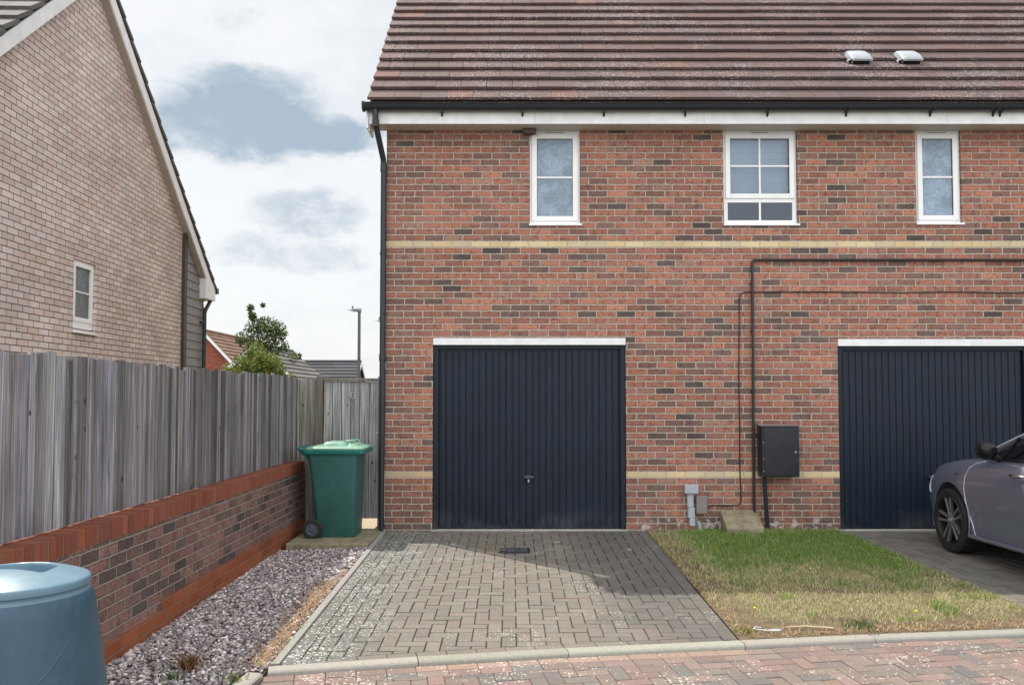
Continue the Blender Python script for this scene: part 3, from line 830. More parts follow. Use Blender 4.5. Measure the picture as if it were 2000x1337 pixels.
# dark room behind the openings so that panes and gaps look inside something
mb = MB(); mb.box(HX0 + .1, HX1 - .1, Y0 + .55, Y0 + .6, -.05, EZ); mb.box(HX0 + .1, HX1 - .1, Y0 + .101, Y0 + .55, 2.9, 2.95)
hb(mb, 'inner_wall', M_ROOM)

# ---- roof: courses of flat interlocking tiles
P = math.atan(.949); cp, sp = math.cos(P), math.sin(P)
EY, EZR = 9.405, 4.848   # eave edge of the roof plane
SL = (RY - EY) / cp; GA = .2855; NCRS = int(SL / GA) + 1
mb = MB(); rx0 = -1.63; TWD = .297
def rp(x, s, h): return (x, EY + s * cp - h * sp, EZR + s * sp + h * cp)
tiles = []
for k in range(NCRS):
    s0 = k * GA; s1 = min(s0 + GA + .05, SL); off = -TWD * .5 if k % 2 else 0
    i = 0; x = rx0 + off
    while x < HX1 + .12:
        xa, xb = max(x, rx0), min(x + TWD, HX1 + .15)
        x += TWD
        if xb - xa < .03: continue
        base = random.choice([(.118, .078, .074), (.125, .080, .075), (.114, .078, .076), (.130, .080, .074), (.116, .080, .079)])
        r = random.random()
        if r < .015: base = (.165, .09, .075)
        c = jit(base, .06, .012)
        g_ = random.uniform(.001, .003); lift = random.gauss(0, .0012); sk = random.gauss(0, .0015)
        t0 = .068 + lift; th = .032
        vs = [rp(xa + g_, s0 + sk, t0 - th), rp(xb - g_, s0 + sk, t0 - th), rp(xb - g_, s0 + sk, t0 - .004), rp(xa + g_, s0 + sk, t0 - .004),
              rp(xa + g_, s0 + .004 + sk, t0), rp(xb - g_, s0 + .004 + sk, t0), rp(xb - g_, s1, .02), rp(xa + g_, s1, .02), rp(xa + g_, s1, -.004), rp(xb - g_, s1, -.004)]
        fs = [(0, 1, 2, 3), (3, 2, 5, 4), (4, 5, 6, 7), (0, 3, 4, 7, 8), (1, 9, 6, 5, 2), (0, 8, 9, 1)]
        mb.add(vs, fs, c)
roof = hb(mb, 'roof', M_TILE)
mb = MB()
# back slope, underlay and ridge
mb.quad(rp(rx0 + .02, 0, 0), rp(HX1 + .13, 0, 0), rp(HX1 + .13, SL, 0), rp(rx0 + .02, SL, 0), c=(.08, .06, .055))
by = 2 * RY - EY
mb.quad((rx0, by, EZR), (rx0, RY, EZR + SL * sp), (HX1 + .15, RY, EZR + SL * sp), (HX1 + .15, by, EZR), c=(.16, .095, .085))
mb.quad((rx0, by, EZR + .03), (rx0, RY, EZR + SL * sp + .03), (HX1 + .15, RY, EZR + SL * sp + .03), (HX1 + .15, by, EZR + .03), c=(.16, .095, .085))
hb(mb, 'roof_back', M_TILE, roof, fix=False)
mb = MB(); x = rx0
while x < HX1:
    mb.tube([(x, RY, EZR + SL * sp - .03), (min(x + .44, HX1 + .15), RY, EZR + SL * sp - .03)], .125, 12, jit((.17, .10, .09), .08)); x += .45
hb(mb, 'ridge_tiles', M_TILE, roof)

# ---- roof vents
for (vx, vs_) in ((4.23, 1.09), (4.84, 1.09)):
    mb = MB()
    mb.loft([[rp(vx + u, s, h) for u, h in ((-.15, .03), (.15, .03), (.15, .052), (-.15, .052))] for s in (vs_ - .17, vs_ + .24)])
    v = hb(mb, 'roof_vent', M_BLACKP, roof)
    mb = MB(); rings = []
    for s, w, h in ((vs_ - .13, .115, .125), (vs_ - .115, .125, .138), (vs_ + .0, .128, .142), (vs_ + .12, .12, .128), (vs_ + .20, .108, .095), (vs_ + .24, .095, .055)):
        hb_ = h - .022 if s < vs_ else .045
        rings.append([rp(vx + u, s, q) for u, q in ((-w, hb_), (w, hb_), (w, h - .02), (w - .02, h - .004), (w * .5, h), (-w * .5, h), (-w + .02, h - .004), (-w, h - .02))])
    mb.loft(rings); hb(mb, 'vent_hood', M_TILEV, v, smooth=40)
    mb = MB(); mb.loft([[rp(vx + u, s, h) for u, h in ((-.105, .045), (.105, .045), (.105, .112), (-.105, .112))] for s in (vs_ - .10, vs_ + .02)])
    hb(mb, 'vent_grille', M_SEAL, v)
    mb = MB(); mb.loft([[rp(vx - .15 + u, s, h) for u, h in ((0, .045), (.045, .045), (.05, .053), (0, .06))] for s in (vs_ - .19, vs_ - .14)], (.4, .38, .33))
    hb(mb, 'vent_flashing', M_PLAIN, v)

# ---- fascia, soffit, gutter
mb = MB(); brk = [-1.64, .265, 2.2, 4.98, 8.95]
for a_, b_ in zip(brk, brk[1:]): mb.box(a_, b_ - .003, 9.545, 9.565, 4.655, 4.86)
for x in np.arange(-1.4, 8.9, .30):
    mb.tube([(x, 9.5445, 4.70 if int(x * 10) % 2 else 4.735), (x, 9.5435, 4.70 if int(x * 10) % 2 else 4.735)], .004, 6)
fascia = hb(mb, 'fascia', M_FASCIA)
mb = MB(); mb.box(-1.64, HX1, 9.566, 9.82, 4.661, 4.672); hb(mb, 'soffit', M_SOFFIT)
mb = MB(); mb.box(-1.665, -1.641, 9.53, 9.9, 4.60, 4.86); mb.box(-1.652, -1.63, 9.56, 9.80, 4.58, 4.66); hb(mb, 'eave_end_box', M_FASCIA, fascia, bevel=.004)
mb = MB(); gp = [(9.535, 4.855)] + [(9.478 + .057 * math.cos(t), 4.845 + .062 * -math.sin(t)) for t in np.linspace(0, math.pi, 9)] + [(9.415, 4.856), (9.413, 4.865), (9.423, 4.868), (9.429, 4.850)] +     [(9.478 + .050 * math.cos(t), 4.845 + .055 * -math.sin(t)) for t in np.linspace(math.pi, 0, 7)]
mb.prism(gp, 'x', -1.69, HX1 + .05); gut = hb(mb, 'gutter', M_BLACKP, smooth=30)
mb = MB(); mb.prism([(9.535, 4.87), (9.409, 4.872), (9.409, 4.84), (9.42, 4.80), (9.45, 4.778), (9.5, 4.775), (9.535, 4.80)], 'x', -1.70, -1.672); hb(mb, 'gutter_end_cap', M_BLACKP, gut)
for x in [-.80, .12, 1.05, 1.98, 2.92, 3.82, 4.78, 5.5, 5.58, 6.5, 7.4, 8.3]:
    mb = MB(); mb.prism([(9.54, 4.735), (9.54, 4.80), (9.44, 4.785), (9.43, 4.80), (9.425, 4.79), (9.44, 4.775), (9.525, 4.765)], 'x', x - .011, x + .011); hb(mb, 'gutter_bracket', M_BLACKP, gut)
# ---- downpipe
mb = MB(); mb.tube([(-1.553, 9.48, 4.80), (-1.553, 9.48, 4.74), (-1.552, 9.49, 4.66), (-1.547, 9.52, 4.60), (-1.50, 9.74, 4.30), (-1.497, 9.755, 4.24), (-1.497, 9.762, 4.0), (-1.50, 9.762, .02)], .034, 14)
dp = hb(mb, 'downpipe', M_BLACKP, smooth=50)
for z0, z1, x, y in ((4.60, 4.68, -1.551, 9.49), (4.16, 4.25, -1.497, 9.757), (1.95, 2.03, -1.499, 9.762)):
    mb = MB(); mb.tube([(x, y, z0), (x, y, z1)], .040, 14); hb(mb, 'pipe_collar', M_BLACKP, dp, smooth=50)
for z in (3.2, 1.99, .9):
    mb = MB(); mb.box(-1.535, -1.462, 9.745, 9.815, z - .015, z + .015); hb(mb, 'pipe_bracket', M_BLACKP, dp)


# ---- windows
def frame_ring(mb, x0, x1, z0, z1, y0, y1, w, wb=None):
    wb = wb or w
    mb.box(x0, x0 + w, y0, y1, z0, z1); mb.box(x1 - w, x1, y0, y1, z0, z1)
    mb.box(x0 + w, x1 - w, y0, y1, z1 - w, z1); mb.box(x0 + w, x1 - w, y0, y1, z0, z0 + wb)


def window(x0, x1, z0, z1, kind):
    yf = Y0 + .035
    mb = MB(); frame_ring(mb, x0 + .002, x1 - .002, z0 + .022, z1 - .002, yf, yf + .06, .040, .045)
    w = hb(mb, 'window', M_UPVC, bevel=.005)
    mb = MB(); s0, s1 = x0 + .028, x1 - .028; t = z1 - .045
    mb.box(x0 - .006, x1 + .016, Y0 - .028, yf + .01, z0 - .004, z0 + .02); hb(mb, 'window_sill', M_UPVC, w, bevel=.004)
    cx = (x0 + x1) / 2; tv = .068
    mb = MB(); mb.box(cx - tv * 1.7, cx + tv * 1.7, yf - .014, yf - .0005, z1 - .026, z1 - .014); hb(mb, 'trickle_vent', M_UPVC, w, bevel=.002)
    mb = MB(); mb.box(cx - tv * 1.6, cx + tv * 1.6, yf - .010, yf - .003, z1 - .030, z1 - .0262); hb(mb, 'vent_slot', M_SEAL, w)
    def sash(a, b, c, d, wd, wb=None, munt_z=None, munt_x=None, glass=M_OBSC, proud=.018):
        mb = MB(); frame_ring(mb, a, b, c, d, yf - proud, yf + .03, wd, wb); s = hb(mb, 'sash', M_UPVC, w, bevel=.006)
        wb = wb or wd
        mb = MB(); frame_ring(mb, a + wd - .003, b - wd + .003, c + wb - .003, d - wd + .003, yf - proud + .012, yf + .01, .007); hb(mb, 'glazing_seal', M_SEAL, s)
        mb = MB(); mb.box(a + wd - .001, b - wd + .001, yf + .004, yf + .012, c + wb - .001, d - wd + .001); gl = hb(mb, 'glass_pane', glass, s)
        mb = MB()
        if munt_z: mb.box(a + wd, b - wd, yf - .006, yf + .0035, munt_z - .011, munt_z + .011)
        if munt_x: mb.box(munt_x - .011, munt_x + .011, yf - .009, yf + .0028, c + wb, d - wd)
        if munt_z or munt_x: hb(mb, 'glazing_bar', M_UPVC, s, bevel=.002)
        return s
    if kind == 'narrow':
        sash(x0 + .030, x1 - .030, z0 + .058, z1 - .045, .060, None, (z0 + z1) / 2 + .006)
        return w
    zt = z0 + .315
    mb = MB(); mb.box(x0 + .041, x1 - .041, yf - .002, yf + .055, zt - .022, zt + .018); hb(mb, 'transom', M_UPVC, w, bevel=.003)
    sash(x0 + .030, x1 - .030, zt + .010, z1 - .045, .058, None, (zt + z1) / 2 - .015, cx, M_GLASS)
    mb = MB(); frame_ring(mb, x0 + .040, x1 - .040, z0 + .055, zt - .021, yf - .001, yf + .03, .014); s = hb(mb, 'sash', M_UPVC, w)
    mb = MB(); mb.box(x0 + .053, x1 - .053, yf + .012, yf + .02, z0 + .068, zt - .034); hb(mb, 'glass_pane', M_GLASS, s)
    mb = MB(); mb.box(cx - .011, cx + .011, yf + .001, yf + .0115, z0 + .069, zt - .035); hb(mb, 'glazing_bar', M_UPVC, s)
    mb = MB()
    for k in range(28):
        z = zt + .04 + k * .0285
        if z > z1 - .09: break
        mb.quad((x0 + .07, yf + .085, z), (x1 - .07, yf + .085, z), (x1 - .07, yf + .092, z + .0285), (x0 + .07, yf + .092, z + .0285))
    hb(mb, 'venetian_blind', M_BLIND, w)
    return w


for wdef, kd in zip(WIN, ('narrow', 'wide', 'narrow', 'wide')): window(*wdef, kd)
# ornament bottles seen as pale blurs behind the obscured panes stay part of the glass

# ---- garage doors
def garage(x0, x1, zt, handle=True):
    y = Y0 + .062
    mb = MB(); fr = .062; n = int(round((x1 - x0 - 2 * fr - .02) / .079)); st = (x1 - x0 - 2 * fr - .02) / n
    a0 = x0 + fr + .01; pts = []
    for i in range(n):
        a = a0 + i * st; pts += [(a + .004, y + .011), (a + .010, y + .002), (a + st * .5, y + .0005), (a + st - .012, y + .002), (a + st - .006, y + .0115)]
    zb, ztop = .045, zt - .065
    v = [(px_, py_, z) for z in (zb, ztop) for px_, py_ in pts]; m_ = len(pts)
    mb.add(v, [(i, i + 1, m_ + i + 1, m_ + i) for i in range(m_ - 1)])
    mb.box(a0, x1 - fr - .01, y - .004, y + .02, .022, .047); mb.box(a0, x1 - fr - .01, y - .002, y + .012, ztop, ztop + .018)
    d = hb(mb, 'garage_door', M_DOOR, fix=False)
    mb = MB(); mb.box(x0 + .003, x0 + fr, y - .035, y + .03, .006, zt); mb.box(x1 - fr, x1 - .003, y - .035, y + .03, .006, zt); mb.box(x0 + fr, x1 - fr, y - .033, y + .03, zt - .045, zt)
    hb(mb, 'door_frame', M_DOOR, d, bevel=.004)
    mb = MB(); mb.box(x0, x1, Y0 + .085, Y0 + .12, .0, zt + .04); hb(mb, 'door_backing', M_SEAL, d)
    if handle:
        hx = (x0 + x1) / 2 - .01
        mb = MB(); mb.lathe([(.028, 0), (.028, -.006), (.014, -.010), (.012, -.03), (0, -.03)], 20, Matrix.Translation((hx, y + .003, .60)) @ Matrix.Rotation(R(90), 4, 'X') @ Matrix.Scale(-1, 4, (0, 0, 1)) @ Matrix.Scale(-1, 4, (0, 0, 1)))
        for v_ in range(0): pass
        mb.loft([[(hx + w * sx, y - .032 - dy_, .612 + dz_) for sx, dz_ in ((-1, -.004), (-.75, -.018), (0, -.024), (.75, -.018), (1, -.004), (.8, .012), (0, .022), (-.8, .012))] for w, dy_ in ((.055, -.012), (.07, 0), (.068, .010), (.05, .016))])
        mb.box(hx - .014, hx + .014, y - .03, y + .006, .585, .625)
        h = hb(mb, 'door_handle', M_HANDLE, d, smooth=40)
        mb = MB(); mb.box(hx - .010, hx + .010, y - .034, y - .029, .55, .583); mb.box(hx - .006, hx + .006, y - .028, y + .004, .552, .58)
        hb(mb, 'key_barrel', M_METAL, h, bevel=.003)
    return d


garage(-.918, 1.321, 2.138); garage(3.782, 6.02, 2.125)
mb = MB(); mb.box(-.915, 1.318, Y0 - .012, Y0 + .05, 2.139, 2.219); hb(mb, 'door_lintel', M_FASCIA, bevel=.003)
mb = MB(); mb.box(3.785, 6.017, Y0 - .012, Y0 + .05, 2.126, 2.207); hb(mb, 'door_lintel', M_FASCIA, bevel=.003)
for a_, b_ in ((-.93, 1.33), (3.77, 6.03)):
    mb = MB(); mb.box(a_, b_, Y0 - .03, Y0 + .06, -.05, .010, c=(.45, .44, .40)); hb(mb, 'threshold', M_KERB)

# ---- meter cabinet, cables, conduits on the wall
mb = MB(); mb.box(2.835, 3.255, Y0 - .20, Y0 - .001, .632, 1.205); cab = hb(mb, 'meter_cabinet', M_BLACKP, bevel=.008)
mb = MB(); mb.prism([(Y0 - .001, 1.222), (Y0 - .001, 1.206), (Y0 - .215, 1.206), (Y0 - .217, 1.21)], 'x', 2.825, 3.262, c=(.1, .1, .1)); hb(mb, 'cabinet_top', M_GREYBOX, cab)
mb = MB(); mb.box(2.855, 3.247, Y0 - .212, Y0 - .2005, .642, 1.195); door_ = hb(mb, 'cabinet_door', plastic('cabinet_black', (.010, .013, .02), .28, .2), cab, bevel=.004)
mb = MB(); mb.tube([(3.205, Y0 - .213, .915), (3.205, Y0 - .224, .915)], .011, 14); hb(mb, 'lock', M_METAL, door_)
for z in (1.02, .835, .70):
    mb = MB(); mb.tube([(2.848, Y0 - .2005, z), (2.848, Y0 - .206, z)], .006, 8); hb(mb, 'hinge_pin', M_METAL, cab)
mb = MB(); mb.tube([(2.90, Y0 - .05, .64), (2.905, Y0 - .045, .5), (2.93, Y0 - .04, .10), (2.935, Y0 - .04, -.03)], .021, 12, cap=False); hb(mb, 'supply_duct', M_BLACKP, cab, smooth=50)
mb = MB(); mb.tube([(2.935, Y0 - .04, .015), (2.94, Y0 - .05, -.03)], .024, 10); hb(mb, 'duct_collar', M_SOFFIT, cab)
mb = MB(); mb.tube([(2.785, Y0 - .03, .17), (2.783, Y0 - .03, .6), (2.79, Y0 - .03, 1.9), (2.793, Y0 - .03, 3.05), (2.797, Y0 - .03, 3.105), (2.82, Y0 - .03, 3.125), (2.9, Y0 - .03, 3.127), (HX1, Y0 - .03, 3.127)], .0155, 12)
pipe = hb(mb, 'wall_pipe', M_CABLE, smooth=60)
mb = MB(); mb.tube([(2.786, Y0 - .035, .22), (2.80, Y0 - .06, .12)], .026, 12); mb.tube([(2.786, Y0 - .03, .225), (2.787, Y0 - .03, .16)], .021, 12)
hb(mb, 'pipe_fitting', M_CABLE, pipe, smooth=50)
for z in (.9, 1.6, 2.3, 2.85):
    mb = MB(); mb.box(2.766, 2.812, Y0 - .024, Y0 + .001, z - .009, z + .009); hb(mb, 'pipe_clip', M_CABLE, pipe)
mb = MB(); pts = [(2.225, Y0 - .05, .258), (2.26, Y0 - .02, .275), (2.32, Y0 - .008, .292), (2.5, Y0 - .008, .290), (2.60, Y0 - .008, .292), (2.635, Y0 - .008, .315), (2.640, Y0 - .008, .37), (2.636, Y0 - .008, .5), (2.628, Y0 - .008, .75), (2.634, Y0 - .008, 1.2), (2.630, Y0 - .008, 1.8), (2.642, Y0 - .008, 2.4), (2.644, Y0 - .008, 2.68), (2.66, Y0 - .008, 2.735), (2.70, Y0 - .008, 2.752)]
x = 2.9
while x < HX1: pts.append((x, Y0 - .008, 2.752 + random.uniform(-.004, .004))); x += .55
mb.tube(pts, .0065, 8); hb(mb, 'thin_cable', M_CABLE, smooth=60)
mb = MB(); mb.box(1.982, 2.135, Y0 - .085, Y0 - .001, .432, .528); cb = hb(mb, 'conduit_box', M_GREYP, bevel=.004)
mb = MB(); mb.box(2.012, 2.084, Y0 - .055, Y0 - .001, .275, .431); mb.box(2.02, 2.098, Y0 - .06, Y0 - .001, .15, .272)
mb.box(2.034, 2.098, Y0 - .065, Y0 - .001, .06, .148); hb(mb, 'conduit', M_GREYP, cb, bevel=.006)
mb = MB(); mb.box(2.112, 2.236, Y0 - .075, Y0 - .001, .2, .4); hb(mb, 'junction_box', M_GREYBOX, bevel=.008)
mb = MB(); mb.tube([(2.13, Y0 - .07, .12), (2.15, Y0 - .085, .03), (2.155, Y0 - .09, -.05)], .021, 14); hb(mb, 'pipe_stub', M_GREENP, smooth=50)
mb = MB(); mb.loft([[(x, y, z) for x, z in ((.135, 4.60), (.275, 4.605), (.285, 4.66), (.125, 4.66))] for y in (Y0 - .09, Y0 - .001)], (.12, .09, .07)); hb(mb, 'wall_bracket', M_PLAIN, bevel=.006)

# ---- sloping concrete cover by the wall
blk = thing('meter_cover', 'sloping mossy concrete hood standing on the lawn against the brick wall', 'concrete cover', (2.61, 9.66, 0))
mb = MB(); mb.prism([(.13, .245), (.13, .11), (-.17, .065), (-.17, -.045), (-.13, -.05), (-.17, -.04)][:0] or [(.135, .245), (-.17, .075), (-.175, -.035), (-.12, -.045), (.135, .10)], 'x', -.215, .205); mb.build('cover_slab', M_SLAB, blk, bevel=.012)
mb = MB(); mb.box(-.19, .18, -.14, .138, -.09, -.046, c=(.2, .1, .08)); mb.box(-.2, .19, .0, .138, -.046, .09, c=(.2, .1, .08)); mb.build('cover_base', M_PLAIN, blk)

# ------------------------------------------------------------------ neighbouring house (pale brick gable)
NBA = R(1.72)
nb = thing('pale_brick_house', 'pale brick gable house with white bargeboards rising behind the timber fence', 'house', (-5.5, 11.3, 0), NBA)
YA, ZA, SR, SLF = -.45, 7.2, .785, .86     # apex of the barge top line and the two slopes
BH = .21
YR, YL = 4.15, -4.6
zr_ = lambda y: ZA - SR * (y - YA) if y > YA else ZA - SLF * (YA - y)
NW = (-.80, -.20, 2.375, 3.27)
mb = MB()
def nbw(y0, y1, z0, z1): mb.quad((0, y1, z0), (0, y0, z0), (0, y0, z1), (0, y1, z1))
nbw(-4.2, NW[0], -.1, NW[2]); nbw(NW[0], NW[1], -.1, NW[2]); nbw(NW[1], 2.95, -.1, NW[2]); nbw(-4.2, NW[0], NW[2], NW[3]); nbw(NW[1], 2.95, NW[2], NW[3])
top = lambda y: zr_(y) - BH + .01
for ya, yb in ((-4.2, NW[0]), (NW[0], YA), (YA, NW[1]), (NW[1], 2.95)): mb.quad((0, yb, NW[3]), (0, ya, NW[3]), (0, ya, top(ya)), (0, yb, top(yb)))
for (a_, b_, c_, d_) in (NW,):
    D = -.09
    mb.quad((0, a_, c_), (D, a_, c_), (D, a_, d_), (0, a_, d_)); mb.quad((D, b_, c_), (0, b_, c_), (0, b_, d_), (D, b_, d_))
    mb.quad((0, a_, d_), (D, a_, d_), (D, b_, d_), (0, b_, d_)); mb.quad((D, a_, c_), (0, a_, c_), (0, b_, c_), (D, b_, c_))
mb.quad((0, -4.2, -.1), (-8, -4.2, -.1), (-8, -4.2, 3.9), (0, -4.2, 3.9)); mb.quad((0, 4.0, -.1), (-8, 4.0, -.1), (-8, 4.0, 3.5), (0, 4.0, 3.5))
mb.quad((-8, -4.2, -.1), (-8, 4.0, -.1), (-8, 4.0, 3.5), (-8, YA, 7), (-8, -4.2, 3.7))
mb.quad((-.012, 2.9, -.1), (-.012, 4.0, -.1), (-.012, 4.0, top(4.0)), (-.012, 2.9, top(2.9)))
mb.build('wall', M_NBRICK, nb, fix=False)
mb = MB(); mb.box(-.4, -.35, -1.2, .2, 2, 3.6); mb.build('inner_wall', M_ROOM, nb)
mb = MB(); z = .9
while z < top(3.05):
    z1 = z + .152
    yb = 4.0 if z1 < top(4.0) else YA + (ZA - BH - z1) / SR
    ya = 3.06
    if yb > ya + .04:
        yl = 4.0 if z < top(4.0) else min(4.0, YA + (ZA - BH - z) / SR)
        mb.add([(.004, ya, z), (.030, ya, z), (.012, ya, z1), (-.01, ya, z1), (.004, yl, z), (.030, yl, z), (.012, yb, z1), (-.01, yb, z1)],
               [(0, 1, 2, 3), (4, 7, 6, 5), (1, 5, 6, 2), (0, 4, 5, 1), (2, 6, 7, 3)])
    z += .1475
mb.build('cladding', M_SIDING, nb)
mb = MB(); mb.box(-.01, .05, 2.93, 3.055, .5, top(2.95) - .02); mb.build('corner_trim', M_TRIM, nb)
# bargeboards, soffits
for nm, (ya, yb) in (('bargeboard', (YA, YR)), ('bargeboard', (YL, YA))):
    mb = MB(); mb.add([(x, y, zr_(y) + dz_) for x in (.105, .13) for y, dz_ in ((ya, 0), (yb, 0), (yb, -BH), (ya, -BH))], [(0, 1, 2, 3), (7, 6, 5, 4), (0, 4, 5, 1), (2, 6, 7, 3), (1, 5, 6, 2), (0, 3, 7, 4)])
    bb = mb.build(nm, M_FASCIA, nb)
    mb = MB(); mb.add([(x, y, zr_(y) - BH + .012 + dz_) for x in (-.01, .104) for y, dz_ in ((ya, .01), (yb, .01), (yb, 0), (ya, 0))], [(0, 1, 2, 3), (7, 6, 5, 4), (0, 4, 5, 1), (2, 6, 7, 3), (1, 5, 6, 2), (0, 3, 7, 4)])
    mb.build('soffit', M_NSOFFIT, bb)
mb = MB(); mb.prism([(3.75, 3.30), (4.285, 3.30), (4.285, 3.50), (4.15, 3.62), (3.75, 3.66)], 'x', -.05, .135); mb.build('eave_box', M_FASCIA, nb, bevel=.005)
mb = MB(); mb.box(-8, -.051, 4.255, 4.28, 3.32, 3.52); mb.build('fascia', M_FASCIA, nb)
mb = MB(); mb.tube([(-8, 4.36, 3.50), (.16, 4.36, 3.50)], .055, 12); gg = mb.build('gutter', M_BLACKP, nb, smooth=50)
mb = MB(); mb.tube([(.07, 4.33, 3.42), (.07, 4.28, 3.36), (.075, 3.92, 3.10), (.075, 3.88, 3.04), (.075, 3.88, 0)], .035, 12); mb.build('downpipe', M_BLACKP, nb, smooth=50)
mb = MB(); mb.box(.02, .09, 3.76, 3.87, 2.86, 2.885); mb.build('pipe_bracket', M_BLACKP, nb)
# roof tiles, stepped courses on both slopes
mb = MB()
for side, slope, yend in ((1, SR, YR + .24), (-1, SLF, YL - .1)):
    th = math.atan(slope); L = abs(yend - YA) / math.cos(th); s = L
    def q(x, s, h): return (x, YA + side * (s * math.cos(th) + h * math.sin(th)), ZA + .02 - s * math.sin(th) + h * math.cos(th))
    k = 0
    while s > 0:
        s2 = max(0, s - .36); xs_ = .155 + (-.15 if k % 2 else 0)
        for i in range(28):
            xa, xb = (.155, .155 - .3) if False else (min(.155, .155 - i * .3 + (.15 if k % 2 else 0)), .155 - (i + 1) * .3 + (.15 if k % 2 else 0))
            mb.add([q(x, ss_, hh) for x in (xa - .002, xb + .002) for ss_, hh in ((s, .035), (s, .085), (s2, .045), (s2, .0))], [(0, 1, 2, 3), (4, 7, 6, 5), (1, 5, 6, 2), (0, 4, 5, 1), (3, 2, 6, 7), (0, 3, 7, 4)], jit((.13, .125, .12), .12))
        s -= .335; k += 1
mb.build('roof', M_GTILE, nb)
mb = MB()
for i in range(18): mb.tube([(.155 - i * .45, YA, ZA + .06), (.155 - i * .45 - .44, YA, ZA + .06)], .12, 10, jit((.17, .16, .155), .1))
mb.build('ridge_tiles', M_GTILE, nb)
# gable window
def fr_x(mb, y0, y1, z0, z1, x0, x1, w, wb=None):
    wb = wb or w
    mb.box(x0, x1, y0, y0 + w, z0, z1); mb.box(x0, x1, y1 - w, y1, z0, z1); mb.box(x0, x1, y0 + w, y1 - w, z1 - w, z1); mb.box(x0, x1, y0 + w, y1 - w, z0, z0 + wb)
mb = MB(); fr_x(mb, NW[0] + .003, NW[1] - .003, NW[2] + .03, NW[3] - .003, -.085, -.03, .04, .09); w_ = mb.build('window', M_UPVC, nb, bevel=.004)
mb = MB(); fr_x(mb, NW[0] + .035, NW[1] - .035, NW[2] + .115, NW[3] - .03, -.07, -.015, .055); mb.box(-.05, -.028, NW[0] + .09, NW[1] - .09, 2.86, 2.88); sa_ = mb.build('sash', M_UPVC, w_, bevel=.004)
mb = MB(); mb.box(-.056, -.046, NW[0] + .088, NW[1] - .088, NW[2] + .168, NW[3] - .082); mb.build('glass_pane', M_OBSCD, sa_)
mb = MB(); mb.prism([(-.08, NW[2] + .03), (-.08, NW[2] - .01), (.045, NW[2] - .04), (.05, NW[2] - .028)], 'y', NW[0] - .015, NW[1] + .03); 
w2 = mb.v; mb.v = [(a_, b_, c_) for a_, b_, c_ in w2]; mb.build('window_sill', M_UPVC, w_)

# ------------------------------------------------------------------ low brick wall and the fence on it
lw = thing('low_brick_wall', 'low weathered brick garden wall with orange brick-on-edge coping carrying the fence', 'wall', (-2.42, 6, -.02))
WX, WE = -2.42, 9.93
def lwb(mb, name, m, parent=lw, **k):
    mb.v = [(x + 2.42, y - 6, z) for x, y, z in mb.v]; return mb.build(name, m, parent, **k)
mb = MB(); mb.box(-2.625, WX, 1.5, WE, .165, .7); mb.box(-2.625, WX, 1.5, 5.88, .09, .165); mb.box(-2.64, -2.5, 1.5, WE, -.2, .165); lwb(mb, 'brickwork', M_LOWBRICK)
mb = MB(); mb.box(-2.5, WX + .006, 1.5, WE, -.25, .09); mb.box(-2.5, WX + .006, 5.88, WE, .0901, .165); lwb(mb, 'plinth', M_PLINTH)
mb = MB(); y = 1.5
mb.box(-2.63, WX - .001, 1.5, WE, .695, .807, c=(.46, .38, .30))
while y < WE - .06:
    wd = .0652; r_ = random.gauss(0, .0015); c = jit(random.choice([(.25, .082, .05), (.28, .09, .052), (.22, .075, .048), (.27, .10, .065)]), .13)
    if random.random() < .1: wd = .0652 * 2 + .01
    mb.box(-2.635 + r_, WX + .004 + r_, y, y + wd, .702, .812 + r_, c=c); y += wd + .0105
lwb(mb, 'coping', M_COPING)

fence = thing('timber_fence', 'tall weathered grey timber board fence standing on the low brick wall', 'fence', (-2.55, 6, 0))
def fb(mb, name, m, parent=fence, **k):
    mb.v = [(x + 2.55, y - 6, z) for x, y, z in mb.v]; return mb.build(name, m, parent, **k)
WC = [(.12, .112, .115), (.16, .152, .155), (.28, .272, .285), (.24, .233, .243), (.33, .32, .33), (.19, .183, .195), (.27, .255, .255), (.36, .35, .375), (.21, .195, .19), (.30, .295, .325)]
mb = MB(); y = 1.6
while y < 9.88:
    w = random.uniform(.058, .092); dxx_ = random.uniform(0, .006); an = random.gauss(0, .004); tz = 1.765 + random.gauss(0, .009); tw = random.gauss(0, .10)
    dp_ = random.gauss(0, .004)
    M_ = Matrix.Translation((-2.556 + dp_, y + w / 2, .802)) @ Matrix.Rotation(an, 4, 'X') @ Matrix.Rotation(tw, 4, 'Z')
    # feather-edge board, thick on one side
    zt_ = tz - .802; t0, t1 = .008, .016
    vs = [M_ @ Vector(p) for p in ((-t0, -w / 2, 0), (t0, -w / 2, 0), (t1, w / 2, 0), (-t0, w / 2, 0), (-t0, -w / 2, zt_), (t0, -w / 2, zt_), (t1, w / 2, zt_), (-t0, w / 2, zt_))]
    mb.add(vs, [(3, 2, 1, 0), (4, 5, 6, 7), (0, 1, 5, 4), (1, 2, 6, 5), (2, 3, 7, 6), (3, 0, 4, 7)], jit(random.choice(WC), .10))
    if random.random() < .45:   # narrow cover strip, like the overlaps in the real panels
        yy = y + w; mb.box(-2.553, -2.540 + dp_, yy - .012, yy + .016, .804, tz - .004, c=jit(random.choice(WC), .1))
    y += w + (random.uniform(.006, .013) if random.random() < .6 else random.uniform(.001, .005))
y = 1.6
while y < 9.86:   # added dark strips that paint shade into the board gaps, a few left open
    w = random.uniform(.08, .12); mb.box(-2.574, -2.568, y, y + w, .83, 1.74, c=jit((.07, .065, .065), .3)); y += w + (.008 if random.random() < .25 else .0)
fb(mb, 'fence_boards', M_WOOD, fix=False)
